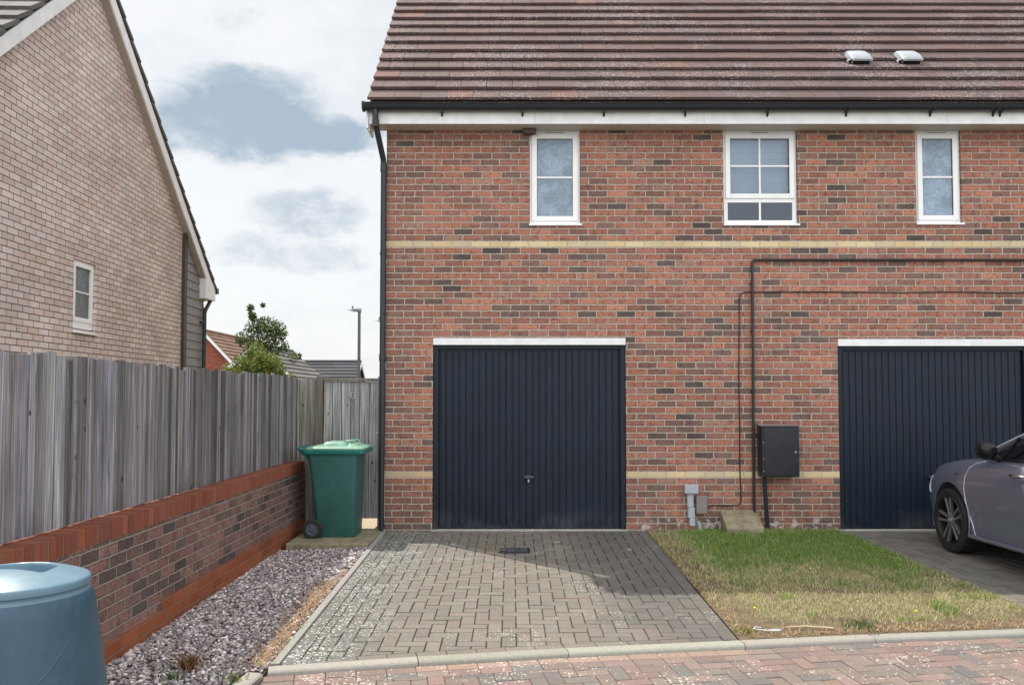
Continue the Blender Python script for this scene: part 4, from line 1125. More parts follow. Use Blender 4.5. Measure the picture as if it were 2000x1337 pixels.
for z in (.95, 1.30, 1.64):
    mb = MB(); mb.box(-2.60, -2.572, 1.6, 9.86, z - .035, z + .035, c=(.2, .19, .19)); fb(mb, 'fence_rail', M_WOOD)
for y in (2.2, 4.05, 5.9, 7.75, 9.60):
    mb = MB(); mb.box(-2.70, -2.601, y, y + .09, -.1, 1.74, c=(.22, .21, .21)); fb(mb, 'fence_post', M_WOOD)

# return panel and gate between fence and house
rp_ = thing('fence_panel', 'short greenish grey board panel closing the corner between fence and gate', 'fence panel', (-2.42, 9.97, 0))
def at(mb, name, m, parent, o, **k):
    mb.v = [(x - o[0], y - o[1], z - o[2]) for x, y, z in mb.v]; return mb.build(name, m, parent, **k)
mb = MB(); x = -2.60
for w in (.10, .095, .10):
    mb.box(x, x + w - .003, 9.965 + random.uniform(-.003, .003), 9.985, .02, 1.742 + random.uniform(-.003, .003), c=jit((.27, .265, .235), .12)); x += w
at(mb, 'panel_boards', M_WOODG, rp_, (-2.42, 9.97, 0))
mb = MB(); mb.box(-2.60, -2.29, 9.986, 10.02, 1.5, 1.57, c=(.25, .24, .22)); at(mb, 'panel_rail', M_WOODG, rp_, (-2.42, 9.97, 0))
mb = MB(); mb.box(-2.297, -2.222, 9.915, 9.99, -.05, 1.775, c=(.17, .15, .13)); o = mb.build('gate_post', M_WOODG, bevel=.004)
tag(o, 'brown square timber post between the corner panel and the gate', 'post')
o.data.transform(Matrix.Translation((2.26, -9.95, 0))); o.location = (-2.26, 9.95, 0)
go = (-1.89, 9.94, 0)
gate = thing('wooden_gate', 'closed grey boarded side gate numbered 43 beside the black downpipe', 'gate', go)
mb = MB(); x = -2.212
for w in (.10, .108, .105, .108, .112, .106):
    mb.box(x + .0025, x + w - .0025, 9.94 + random.uniform(-.002, .002), 9.958, .118 + random.uniform(0, .004), 1.715, c=jit(random.choice([(.34, .325, .33), (.31, .30, .305), (.38, .365, .365)]), .07)); x += w
at(mb, 'gate_boards', M_WOOD, gate, go, bevel=.002, seg=1)
mb = MB(); mb.box(-2.215, -1.572, 9.959, 9.97, .12, 1.71, c=(.06, .055, .055)); at(mb, 'gate_backing', M_WOOD, gate, go)
mb = MB(); mb.box(-2.22, -1.562, 9.915, 9.99, 1.718, 1.755, c=(.22, .21, .185)); at(mb, 'gate_cap', M_WOODG, gate, go, bevel=.004)
mb = MB(); mb.box(-1.572, -1.548, 9.92, 9.975, .02, 1.775, c=(.27, .25, .24)); at(mb, 'hanging_stile', M_WOOD, gate, go)
for z in (1.12, .42):
    mb = MB(); mb.box(-1.60, -1.555, 9.931, 9.938, z - .01, z + .01); at(mb, 'gate_hinge', M_METAL, gate, go)
M_NUM = mat('numeral_metal', (.42, .41, .40), .35, .8)
for ch, x in (('4', -1.942), ('3', -1.893)):
    cu = bpy.data.curves.new('num', 'FONT'); cu.body = ch; cu.size = .112; cu.extrude = .004; cu.bevel_depth = .0012; cu.shear = .25
    to = bpy.data.objects.new('num', cu); COL.objects.link(to); dg = bpy.context.evaluated_depsgraph_get()
    me = bpy.data.meshes.new_from_object(to.evaluated_get(dg)); bpy.data.objects.remove(to)
    o = bpy.data.objects.new('house_numeral', me); COL.objects.link(o); me.materials.clear(); me.materials.append(M_NUM)
    me.transform(Matrix.Translation((x - go[0], 9.934 - go[1], 1.515)) @ Matrix.Rotation(R(90), 4, 'X')); o.parent = gate

# ------------------------------------------------------------------ green wheelie bin (side on, hinge to the left)
def rrect(x0, x1, y0, y1, r, z, n=5):
    out = []
    for cx, cy, a0 in ((x1 - r, y1 - r, 0), (x0 + r, y1 - r, 90), (x0 + r, y0 + r, 180), (x1 - r, y0 + r, 270)):
        for k in range(n + 1):
            t = R(a0 + 90 * k / n); out.append((cx + r * math.cos(t), cy + r * math.sin(t), z))
    return out


bo = (-1.93, 9.48, .012)
bn = thing('wheelie_bin', 'green wheelie bin with pale green lid standing by the gate', 'bin', bo)
mb = MB()
mb.loft([rrect(-.19, .215, -.22, .22, .05, .0), rrect(-.20, .225, -.23, .23, .05, .02), rrect(-.245, .238, -.262, .262, .045, .55), rrect(-.285, .248, -.278, .278, .04, .86),
         rrect(-.295, .252, -.282, .282, .04, .90), rrect(-.305, .262, -.29, .29, .04, .93)], cap=True)
body = mb.build('bin_body', M_BIN, bn, smooth=40)
mb = MB(); mb.loft([rrect(-.335, .318, -.305, .305, .05, .905), rrect(-.345, .33, -.312, .312, .05, .915), rrect(-.345, .33, -.312, .312, .05, .945), rrect(-.335, .32, -.305, .305, .05, .952)])
mb.build('rim', M_BINRIM, bn, smooth=35)
mb = MB(); mb.loft([rrect(-.33, .325, -.312, .312, .055, .9525), rrect(-.33, .325, -.312, .312, .055, .968), rrect(-.29, .29, -.285, .285, .05, .985), rrect(-.27, .265, -.26, .26, .05, .99)])
lid = mb.build('lid', M_BINLID, bn, smooth=35)
mb = MB(); mb.loft([rrect(-.16, .13, -.20, .20, .06, .985), rrect(-.14, .10, -.18, .18, .05, 1.022), rrect(-.10, .06, -.15, .15, .05, 1.032)]); mb.build('lid_panel', M_BINLID, lid, smooth=50)
mb = MB(); mb.loft([rrect(.125, .25, -.22, .22, .03, .988), rrect(.14, .235, -.2, .2, .03, 1.008)]); mb.build('lid_grip', M_BINLID, lid, smooth=30)
for yy in (-.13, .13):
    mb = MB(); mb.tube([(.09, yy, 1.005), (.09, yy, 1.03), (.10, yy, 1.04), (.19, yy, 1.04), (.20, yy, 1.03), (.20, yy, 1.005)], .010, 8); mb.build('lid_handle', M_BINLID, lid, smooth=50)
mb = MB(); mb.tube([(-.40, -.24, .965), (-.40, .24, .965)], .016, 12)
for yy in (-.24, -.08, .08, .24): mb.tube([(-.31, yy, .94), (-.40, yy, .965)], .014, 8)
mb.build('handle', M_BINRIM, bn, smooth=50)
for yy in (-.2, .2):
    mb = MB(); mb.prism([(-.34, .87), (-.295, .82), (-.29, .91), (-.40, .95), (-.41, .94)], 'y', yy - .008, yy + .008); mb.build('handle_bracket', M_BINRIM, bn)
mb = MB(); mb.tube([(-.205, -.29, .098), (-.205, .29, .098)], .012, 10); mb.build('axle', M_METAL, bn)
for yy, sg in ((-.29, 1), (.29, -1)):
    T = Matrix.Translation((-.225, yy, .098)) @ Matrix.Rotation(R(90 * sg), 4, 'X')
    mb = MB(); mb.lathe([(.068, -.024), (.098, -.024), (.108, -.015), (.110, 0), (.108, .015), (.098, .024), (.068, .024), (.066, .01)], 32, T); wh = mb.build('wheel', M_RUBBER, bn, smooth=40)
    mb = MB(); mb.lathe([(0, .020), (.018, .022), (.02, .012), (.024, .008), (.05, .006), (.054, .016), (.066, .018), (.068, -.02), (0, -.02)], 32, T)
    for k in range(6):
        t = k * math.pi / 3
        mb.box(.018, .054, -.004, .004, .006, .015, M=T @ Matrix.Rotation(t, 4, 'Z'))
    mb.build('hub', M_HUB, wh, smooth=40)

# ------------------------------------------------------------------ blue compost bin in the near corner
co = (-1.87, 3.2, -.14)
cp_ = thing('compost_bin', 'blue plastic compost bin with domed lid in the near left corner', 'compost bin', co)
HB = .955
def rb(z): return .395 - .125 * (z / HB) ** 1.15
pr_ = [(0, .0), (.405, .0), (.405, .04)] + [(rb(z), z) for z in np.linspace(.06, HB - .035, 22)] + [(rb(HB) - .004, HB - .012), (rb(HB) - .018, HB), (rb(HB) - .05, HB + .002)]
mb = MB(); mb.lathe(pr_, 72)
for a0, a1, z0, z1, r_ in ((-2.6, -1.55, .74, .62, .006), (-1.35, -.35, .60, .82, .005), (-1.15, -.25, .18, .50, .006), (-2.9, -1.7, .30, .14, .006), (.2, 1.4, .3, .6, .006)):
    pts = []
    for t in np.linspace(0, 1, 18):
        an = a0 + (a1 - a0) * t; z = z0 + (z1 - z0) * (t ** 1.8 if z1 > z0 else t ** .6); rr = rb(z) - .0015
        pts.append((rr * math.cos(an), rr * math.sin(an), z))
    mb.tube(pts, [r_ * (.3 + .7 * math.sin(math.pi * t)) for t in np.linspace(0, 1, 18)], 8)
mb.build('bin_body', M_BLUE, cp_, smooth=50)
mb = MB(); nr, na = 46, 112; LR = .262; vs = []
def lidz(x, y):
    r = math.hypot(x, y) / LR
    z = .052 * (1 - r ** 2.2) + .003
    # D-shaped hand recess: deep at the far (back) arc, floor ramping up to the near side
    u, v = x / .135, (y + .02) / .16
    inside = 1 / (1 + math.exp(-((1 - abs(u) ** 3 - max(v, 0) ** 2) * 20))) * max(0., min(1., (v + .30) / .2))
    z -= inside * .07 * max(0, min(1, (v + .25) / 1.1)) ** .8
    return z
for i in range(nr + 1):
    r = LR * .955 * (i / nr)
    for k in range(na):
        an = 2 * math.pi * k / na; x, y = r * math.cos(an), r * math.sin(an); vs.append((x, y, HB + .035 + lidz(x, y)))
fs = [(i * na + k, i * na + (k + 1) % na, (i + 1) * na + (k + 1) % na, (i + 1) * na + k) for i in range(nr) for k in range(na)]
ring0 = len(vs) - na
zE = HB + .035 + lidz(LR * .955, 0)
for r, z in ((LR * .985, zE - .004), (LR, zE - .014), (LR, zE - .028), (LR - .012, zE - .034), (LR - .012, zE - .038), (LR - .002, zE - .044), (LR + .002, zE - .056), (LR - .004, zE - .066), (LR - .03, zE - .066)):
    for k in range(na): vs.append((r * math.cos(2 * math.pi * k / na), r * math.sin(2 * math.pi * k / na), z))
for i in range(nr, nr + 9): fs += [(i * na + k, i * na + (k + 1) % na, (i + 1) * na + (k + 1) % na, (i + 1) * na + k) for k in range(na)]
mb.add(vs, fs); lid = mb.build('lid', M_BLUELID, cp_, smooth=60)
# moulded emblem plate in the recess floor: a thin raised outline with a short flourish
mb = MB()
def onlid(x, y): return (x, y, HB + .0365 + lidz(x, y))
ol = [(-.075, .0), (-.068, .028), (-.03, .042), (.03, .044), (.10, .046), (.075, .015), (.04, -.02), (.0, -.03), (-.045, -.022), (-.075, 0)]
pts = []
for (xa, ya), (xb, yb) in zip(ol, ol[1:]):
    for t in (0, .25, .5, .75): pts.append(onlid(xa + (xb - xa) * t, ya + (yb - ya) * t))
mb.tube(pts, .0014, 6)
pts = [onlid(-.055 + .012 * k, .020 + .004 * math.sin(k * 2.1) + .0008 * k) for k in range(11)]
mb.tube(pts, .0014, 6)
mb.build('emblem', M_BLUELID, lid)

# ------------------------------------------------------------------ parked car, nose to the right-hand garage
CO = Vector((5.345, 9.43, -.03))
car = thing('parked_car', 'dark grey metallic saloon car parked nose first at the right garage', 'car', tuple(CO))
# local frame: y<0 runs back from the nose, x across, z from the ground
def lerp_tab(t, tab):
    for (a_, *va), (b_, *vb) in zip(tab, tab[1:]):
        if t <= b_:
            f = (t - a_) / (b_ - a_); f = max(0, f); return [p + (q - p) * f for p, q in zip(va, vb)]
    return list(tab[-1][1:])
BT = [  # d, half width, sill z, shoulder z, deck crown z
    (0.0, .46, .30, .50, .54), (.03, .60, .24, .58, .62), (.08, .70, .20, .635, .68), (.18, .80, .17, .70, .76), (.32, .865, .165, .765, .82), (.5, .90, .165, .855, .905), (.8, .922, .165, .91, .955),
    (1.1, .93, .17, .935, .985), (1.4, .93, .18, .95, 1.0), (1.8, .93, .185, .965, 1.01), (2.5, .93, .19, .975, 1.01), (3.3, .93, .20, .985, 1.02), (3.9, .925, .2, .99, 1.03), (4.3, .90, .22, .985, 1.05), (4.6, .84, .25, .96, 1.02), (4.72, .74, .34, .88, .92)]
def prof_at(d):
    hw, zs, zh, zc_ = lerp_tab(d, BT); f = (zh - zs)
    return [(hw * .80, zs), (hw * .93, zs + .012), (hw * .965, zs + .05), (hw * .975, zs + .10), (hw * .972, zs + .17), (hw * .982, zs + f * .40), (hw * .995, zs + f * .55), (hw, zs + f * .68), (hw * .996, zs + f * .76), (hw * .992, zs + f * .81),
            (hw * .975, zs + f * .90), (hw * .945, zs + f * .97), (hw * .905, zh + (zc_ - zh) * .12), (hw * .80, zh + (zc_ - zh) * .55), (hw * .5, zh + (zc_ - zh) * .88), (hw * .2, zc_)]
def bx(d, z):
    p = prof_at(d); return float(np.interp(z, [q[1] for q in p], [q[0] for q in p])) + .0015


rings = []
ds = sorted(set([0, .015, .03, .055, .08, .12, .18, .25, .32, .4, .5] + list(np.arange(.6, 4.5, .08)) + [4.5, 4.6, 4.66, 4.72]))
for d in ds:
    pr = prof_at(d)
    rings.append([(-x, -d, z) for x, z in pr] + [(x, -d, z) for x, z in reversed(pr)])
mb = MB(); mb.loft(rings)
cbody = mb.build('body', M_PAINT, car)
cut = []
WR = .325; AXF, AXR = .82, 3.66; WZ = .325
for ax in (AXF, AXR):
    for sx in (-1, 1):
        m2 = MB(); m2.lathe([(0, -.25), (.372, -.25), (.372, .2), (0, .2)], 48, Matrix.Translation((sx * .93, -ax, WZ + .012)) @ Matrix.Rotation(R(90), 4, 'Y'))
        cut.append(m2.build('cutter', M_SEAL))
        cut[-1].parent = car
bpy.context.view_layer.update()
bool_cut(cbody, cut)
cbody.data.polygons.foreach_set('use_smooth', [True] * len(cbody.data.polygons)); cbody.data.set_sharp_from_angle(angle=R(38))
# arch lips and dark liners
for ax in (AXF, AXR):
    for sx in (-1, 1):
        mb = MB(); pts = []
        for t in np.linspace(-18, 198, 30):
            a_ = R(t); z = WZ + .012 + .376 * math.sin(a_); d = ax - .376 * math.cos(a_)
            if z < .19: continue
            hw, zs, zh, _ = lerp_tab(d, BT); pts.append((sx * (hw * .985), -d, z))
        mb.tube(pts, .011, 8); mb.build('wheel_arch', M_PAINT, car, smooth=50)
mb = MB()
for ax in (AXF, AXR):
    pass
mb.box(-.68, .68, -4.05, -.42, .14, .66); mb.build('underbody', M_SEAL, car)
# greenhouse
GT = [(1.12, .74, .985, .70), (1.3, .775, 1.06, .70), (1.6, .80, 1.18, .665), (1.95, .815, 1.31, .62), (2.2, .82, 1.375, .60), (2.6, .82, 1.42, .59), (3.0, .82, 1.42, .585), (3.5, .81, 1.36, .575), (3.9, .79, 1.24, .57), (4.2, .74, 1.1, .60), (4.35, .70, 1.02, .62)]
mb = MB(); rings = []
for d in np.linspace(1.12, 4.35, 40):
    wb_, zt_, wt_ = lerp_tab(d, GT); zb_ = .93; f = max(.0, (zt_ - .985) / .435)
    k_ = lambda z: wb_ + (wt_ - wb_) * min(1, max(0, (z - .985) / max(.02, zt_ - .985)))
    rings.append([(-wb_ - .03, -d, zb_), (-wb_, -d, .985), (-k_((.985 + zt_) / 2) - .012, -d, (.985 + zt_) / 2), (-wt_ - .01, -d, zt_ - .025), (-wt_ * .92, -d, zt_), (-wt_ * .5, -d, zt_ + .015), (0, -d, zt_ + .02)] +
                 [(wt_ * .5, -d, zt_ + .015), (wt_ * .92, -d, zt_), (wt_ + .01, -d, zt_ - .025), (k_((.985 + zt_) / 2) + .012, -d, (.985 + zt_) / 2), (wb_, -d, .985), (wb_ + .03, -d, zb_)])
mb.loft(rings); mb.build('windows', M_CARGLASS, car, smooth=40)
# roof skin, pillars, belt trim
mb = MB()
for sx in (-1, 1):
    pts = []
    for d in np.linspace(1.20, 4.3, 30):
        wb_, zt_, wt_ = lerp_tab(d, GT); pts.append((sx * (wt_ + .004), -d, zt_ - .012))
    mb.tube(pts, .028, 8)
rings = []
for d in np.linspace(2.05, 3.6, 14):
    wb_, zt_, wt_ = lerp_tab(d, GT); rings.append([(-wt_, -d, zt_ + .006), (-wt_ * .5, -d, zt_ + .024), (0, -d, zt_ + .029), (wt_ * .5, -d, zt_ + .024), (wt_, -d, zt_ + .006), (wt_ * .5, -d, zt_ + .012), (0, -d, zt_ + .016), (-wt_ * .5, -d, zt_ + .012)])
mb.loft(rings); mb.build('roof', M_PAINT, car, smooth=45)
for sx in (-1, 1):
    mb = MB(); mb.tube([(sx * (.815 + .022), -d, z) for d, z in ((1.42, .984), (2.0, .998), (2.8, 1.01), (3.6, 1.02), (4.0, 1.05))], .010, 8); mb.build('belt_moulding', M_PAINTD, car)
    mb = MB(); pts = []
    for d in np.linspace(1.22, 2.5, 14):
        wb_, zt_, wt_ = lerp_tab(d, GT); pts.append((sx * (wt_ + .030), -d, zt_ + .006))
    mb.tube(pts, .007, 6); mb.build('roof_moulding', M_BRIGHT, car, smooth=50)
    # quarter light bar behind the mirror
    mb = MB(); mb.tube([(sx * .838, -1.62, .985), (sx * .765, -1.80, 1.20)], .014, 8); mb.build('quarter_pillar', M_PAINTD, car)
    # mirror
    mb = MB(); rings = []
    for t, ry, rz in ((0, .03, .03), (.03, .085, .062), (.10, .11, .082), (.17, .105, .085), (.215, .08, .065), (.235, .03, .03)):
        rings.append([(sx * (.845 + t * .72), -1.545 + ry * .8 * math.cos(a_) + .02 * t, 1.065 + t * .06 + rz * math.sin(a_)) for a_ in np.linspace(0, 2 * math.pi, 15)[:-1]])
    mb.loft(rings); mb.tube([(sx * .80, -1.56, .985), (sx * .88, -1.55, 1.01)], .03, 8); mi = mb.build('wing_mirror', M_PAINTD, car, smooth=50)
    mb = MB(); mb.tube([(sx * .975, -1.466, 1.118), (sx * .945, -1.46, 1.118), (sx * .92, -1.462, 1.11)], .009, 8); mb.build('mirror_lamp', M_CHROME, mi, smooth=50)
    # door gap highlight put in as a pale tube, handle, sill moulding
    mb = MB(); mb.tube([(sx * bx(d, z), -d, z) for d, z in ((1.37, .955), (1.27, .93), (1.185, .88), (1.145, .79), (1.13, .68), (1.146, .54), (1.19, .42), (1.245, .32), (1.275, .245))], .0050, 6); mb.build('door_gap_glint', M_BRIGHT, car, smooth=60)
    mb = MB(); mb.tube([(sx * (bx(d, .25) + .004), -d, .222 + (d - 1.2) * .008) for d in np.linspace(1.18, 3.25, 12)], .022, 8); mb.build('sill_moulding', M_PAINT, car, smooth=50)
    mb = MB(); mb.tube([(sx * (bx(1.93, .86) + .004), -1.90, .865), (sx * (bx(1.93, .86) + .030), -1.93, .872), (sx * (bx(2.1, .86) + .030), -2.09, .876), (sx * (bx(2.12, .86) + .004), -2.12, .872)], .012, 8); mb.build('door_handle', M_CHROME, car, smooth=50)
    mb = MB(); mb.tube([(sx * bx(1.96, .8), -2.3, z) for z in (.24, .5, .8, .96)], .003, 6); mb.build('door_gap', M_SEAL, car)
    # headlamp
    mb = MB(); rings = []
    for d, z0, z1 in ((.10, .555, .60), (.16, .575, .635), (.22, .60, .66), (.28, .62, .69), (.34, .65, .70)):
        rings.append([(sx * (bx(d, z) + o_), -d, z) for z, o_ in ((z0, .002), ((z0 + z1) / 2, .004), (z1, .002), (z1, -.02), (z0, -.02))])
    mb.loft(rings); hl = mb.build('headlight', M_CARGLASS, car, smooth=40)
    mb = MB(); mb.tube([(sx * (bx(d, z) + .001), -d, z) for d, z in ((.385, .73), (.35, .69), (.335, .64), (.34, .59), (.365, .555))], .006, 6); mb.build('running_light', M_BRIGHT, hl, smooth=50)
    # wing script: a tiny dark badge of three strokes
    mb = MB()
    for k in range(4): mb.box(*sorted((sx * (bx(.9, .8) - .003), sx * (bx(.9, .8) + .003))), -.955 - k * .017, -.944 - k * .017, .795, .805 + (.006 if k % 2 else 0))
    mb.build('wing_badge', M_SEAL, car)
# grille, plate, lights at the rear
mb = MB(); mb.box(-.40, .40, -.06, .006, .28, .50); mb.build('grille', M_SEAL, car)
mb = MB(); mb.box(-.62, .62, -.10, .0, .17, .25); mb.build('front_splitter', M_PAINTD, car)
for sx in (-1, 1):
    mb = MB(); mb.box(min(sx * .45, sx * .78), max(sx * .45, sx * .78), -4.73, -4.62, .80, .90); mb.build('tail_light', mat('tail_lamp_red', (.25, .01, .01), .15), car)
# wheels
for ax in (AXF, AXR):
    for sx in (-1, 1):
        T = Matrix.Translation((sx * .815, -ax, WZ - .003)) @ Matrix.Rotation(R(90 * sx), 4, 'Y')   # +z of the wheel points outwards
        mb = MB(); pf = [(.225, -.10), (.30, -.112), (.318, -.10), (.3225, -.07)]
        for gpos in (-.045, 0, .045): pf += [(.3225, gpos - .010), (.314, gpos - .006), (.314, gpos + .006), (.3225, gpos + .010)]
        pf += [(.3225, .07), (.318, .095), (.300, .110), (.27, .114), (.245, .108), (.236, .098)]
        mb.lathe(pf, 64, T); ty = mb.build('wheel', M_RUBBER, car, smooth=30)
        # tread shoulder blocks
        mb = MB()
        for k in range(60): mb.box(.3105, .3215, -.005, .005, .085, .1005, M=T @ Matrix.Rotation(k * math.pi / 30, 4, 'Z') @ Matrix.Rotation(0, 4, 'X'))
        mb.build('tread_blocks', M_RUBBER, ty)
        mb = MB(); mb.lathe([(.238, .10), (.243, .106), (.238, .112), (.230, .108), (.222, .085), (.216, -.09), (.20, -.09), (.0, -.06)], 56, T); mb.build('rim_barrel', M_RIMDARK, ty, smooth=40)
        mb = MB()
        for k in range(5):
            for da in (-.19, .19):
                a0 = k * 2 * math.pi / 5 + .2; Mk = T @ Matrix.Rotation(a0, 4, 'Z')
                r0, r1 = .045, .232; w0, w1 = .011, .017
                x0, y0, x1, y1 = r0, da * .10, r1 * math.cos(da), r1 * math.sin(da)
                vs = [Mk @ Vector(p) for p in ((x0, y0 - w0, .092), (x0, y0 + w0, .092), (x1, y1 + w1, .100), (x1, y1 - w1, .100), (x0, y0 - w0 * .7, .05), (x0, y0 + w0 * .7, .05), (x1, y1 + w1 * .7, .07), (x1, y1 - w1 * .7, .07))]
                mb.add(vs, [(0, 1, 2, 3), (4, 7, 6, 5), (0, 4, 5, 1), (1, 5, 6, 2), (2, 6, 7, 3), (3, 7, 4, 0)])
        mb.lathe([(.0, .105), (.028, .105), (.034, .098), (.058, .092), (.06, .05)], 30, T)
        mb.lathe([(.237, .103), (.2395, .110), (.2425, .108)], 56, T)
        rm = mb.build('alloy_spokes', M_RIM, ty, bevel=.003, seg=1)
        mb = MB(); mb.tube([T @ Vector(p) for p in ((-.006, -.016, .107), (.006, -.008, .108), (-.002, .0, .108), (.010, .006, .108), (.0, .016, .107))], .0035, 6); mb.build('hub_badge', M_CHROME, rm)

# ------------------------------------------------------------------ things beyond the fence
def gable_house(name, label, ox_, oy_, rot, w, l, ze, zr, wallm, tc, group=None, mt=M_TILE):
    t = thing(name, label, 'house', (ox_, oy_, 0), rot, group)
    mb = MB(); h = w / 2
    mb.add([(-h, 0, -.2), (h, 0, -.2), (h, 0, ze), (0, 0, zr), (-h, 0, ze), (-h, l, -.2), (h, l, -.2), (h, l, ze), (0, l, zr), (-h, l, ze)], [(0, 1, 2, 3, 4), (9, 8, 7, 6, 5), (1, 6, 7, 2), (0, 4, 9, 5)])
    mb.build('wall', wallm, t)
    mb = MB(); L = math.hypot(h, zr - ze); n = int(L * 1.12 / .33); sl = (zr - ze) / h
    for sx in (-1, 1):
        for k in range(n):
            s0 = k / n; s1 = (k + 1) / n; e = h * 1.1
            xa, xb = sx * e * s0, sx * e * s1
            za, zb = zr - sl * e * s0 + .05, zr - sl * e * s1 + .05
            for i in range(int(l / 1.2)):
                ya, yb = -.15 + i * (l + .3) / int(l / 1.2), -.15 + (i + 1) * (l + .3) / int(l / 1.2)
                mb.add([(xa, ya, za), (xb, ya, zb + .09), (xb, yb, zb + .09), (xa, yb, za), (xb, ya, zb), (xb, yb, zb)], [(0, 1, 2, 3), (1, 4, 5, 2), (0, 4, 1), (3, 2, 5)], jit(tc, .14))
    rf = mb.build('roof', mt, t)
    mb = MB(); mb.tube([(0, -.16, zr + .08), (0, l + .16, zr + .08)], .10, 8, tc); mb.build('ridge', mt, rf)
    for yy in (-.2, l + .16):
        mb = MB()
        for sx in (-1, 1): mb.prism([(0, zr + .04), (sx * h * 1.1, zr + .04 - sl * h * 1.1), (sx * h * 1.1, zr - .18 - sl * h * 1.1), (0, zr - .18)], 'y', yy, yy + .04)
        mb.build('bargeboard', M_FASCIA, t)
    return t


gable_house('brick_house', 'distant red brick house with white bargeboard and brown roof behind the tree', -18.25, 50, 0, 8.6, 9.5, .9, 5.4, M_FARBRICK, (.22, .13, .085))
gable_house('tiled_house', 'distant grey roofed house running away behind the small tree', -11.55, 38.0, 0, 4.2, 6.2, 2.1, 3.85, M_FARBRICK, (.165, .155, .15), mt=M_GTILE)
gable_house('garage_block', 'low dark slate roofed building beyond the side gate', -9.35, 51.5, R(90), 3.6, 4.6, 2.35, 3.62, M_FARBRICK, (.085, .088, .098), mt=M_GTILE)
gable_house('lean_house', 'small grey roof peeping over the fence beside the cladding', -15.1, 40, 0, 3.4, 3, 1.1, 2.55, M_NBRICK, (.12, .12, .125), mt=M_GTILE)


def lamp(name, x, y, h, label):
    t = thing(name, label, 'street lamp', (x, y, 0), 0, 'street lamps beyond the gate')
    mb = MB(); mb.tube([(0, 0, -.1), (0, 0, 1.0)], .075, 14); mb.tube([(0, 0, 1.0), (0, 0, h - .10)], [.06, .052], 14); mb.build('lamp_post', M_POLE, t, smooth=50)
    mb = MB(); rings = []
    for u, wv, z0, z1 in ((.07, .05, -.15, .0), (.03, .085, -.17, .015), (-.10, .10, -.11, .02), (-.28, .09, -.055, -.005), (-.42, .05, -.045, -.02), (-.47, .01, -.04, -.03)):
        rings.append([(u, wv * c_, h + (z0 + z1) / 2 + (z1 - z0) / 2 * s_) for c_, s_ in [(math.cos(a_), math.sin(a_)) for a_ in np.linspace(0, 2 * math.pi, 13)[:-1]]])
    mb.loft(rings); hd = mb.build('lamp_head', plastic('lamp_head_grey', (.24, .28, .30), .4, .08), t, smooth=50)
    mb = MB(); mb.lathe([(0, .10), (.008, .09), (.012, .05), (.032, .04), (.036, .0), (.036, -.02)], 12, Matrix.Translation((-.24, 0, h + .03))); mb.build('photocell', M_POLE, hd, smooth=50)
    mb = MB(); mb.box(-.30, -.08, -.06, .06, h - .108, h - .085); mb.build('lamp_lens', M_GREYP, hd)


lamp('street_lamp', -5.44, 30, 4.68, 'tall grey street lamp with flat head standing clear beyond the gate')
lamp('street_lamp', -5.27, 35, 4.75, 'street lamp half hidden behind the black downpipe of the brick house')


def foliage(name, parent, blobs, n, lsz, cols, stemz=None, droop=.4):
    """clumps of leaf-shaped quads; blobs = (x,y,z,r,weight)"""
    ws = np.array([b[4] for b in blobs], float); ws /= ws.sum(); idx = rng.choice(len(blobs), n, p=ws); B = np.array([b[:4] for b in blobs])[idx]
    d = rng.normal(size=(n, 3)); d /= np.linalg.norm(d, axis=1)[:, None]; rr = B[:, 3] * rng.random(n) ** .45
    P = B[:, :3] + d * rr[:, None]
    # twig clustering
    s = lsz * rng.uniform(.6, 1.25, n); a_ = rng.normal(size=(n, 3)); a_[:, 2] -= droop; a_ /= np.linalg.norm(a_, axis=1)[:, None]
    b_ = np.cross(a_, rng.normal(size=(n, 3))); b_ /= np.linalg.norm(b_, axis=1)[:, None]
    c_ = np.cross(a_, b_)
    V = np.stack([P - a_ * s[:, None], P + b_ * s[:, None] * .55 + c_ * s[:, None] * .15, P + a_ * s[:, None], P - b_ * s[:, None] * .55 + c_ * s[:, None] * .15], 1).reshape(-1, 3)
    F = (np.arange(n) * 4)[:, None] + np.arange(4)[None]
    C = np.array(cols)[rng.integers(0, len(cols), n)] * rng.uniform(.7, 1.25, (n, 1))
    return np_mesh(name, V, F, C, M_LEAF, parent)


def branchy(mb, p, d, L, r, depth, tips):
    q = p + d * L
    mb.tube([p, p + d * L * .5 + Vector((random.uniform(-.03, .03), random.uniform(-.03, .03), 0)), q], [r, r * .8, r * .6], 6); tips.append((q, r))
    if depth:
        for k in range(random.choice([2, 3, 3])):
            nd = (d + Vector((random.uniform(-.8, .8), random.uniform(-.8, .8), random.uniform(-.05, .5)))).normalized(); branchy(mb, p.lerp(q, random.uniform(.5, 1)), nd, L * random.uniform(.6, .8), r * .55, depth - 1, tips)


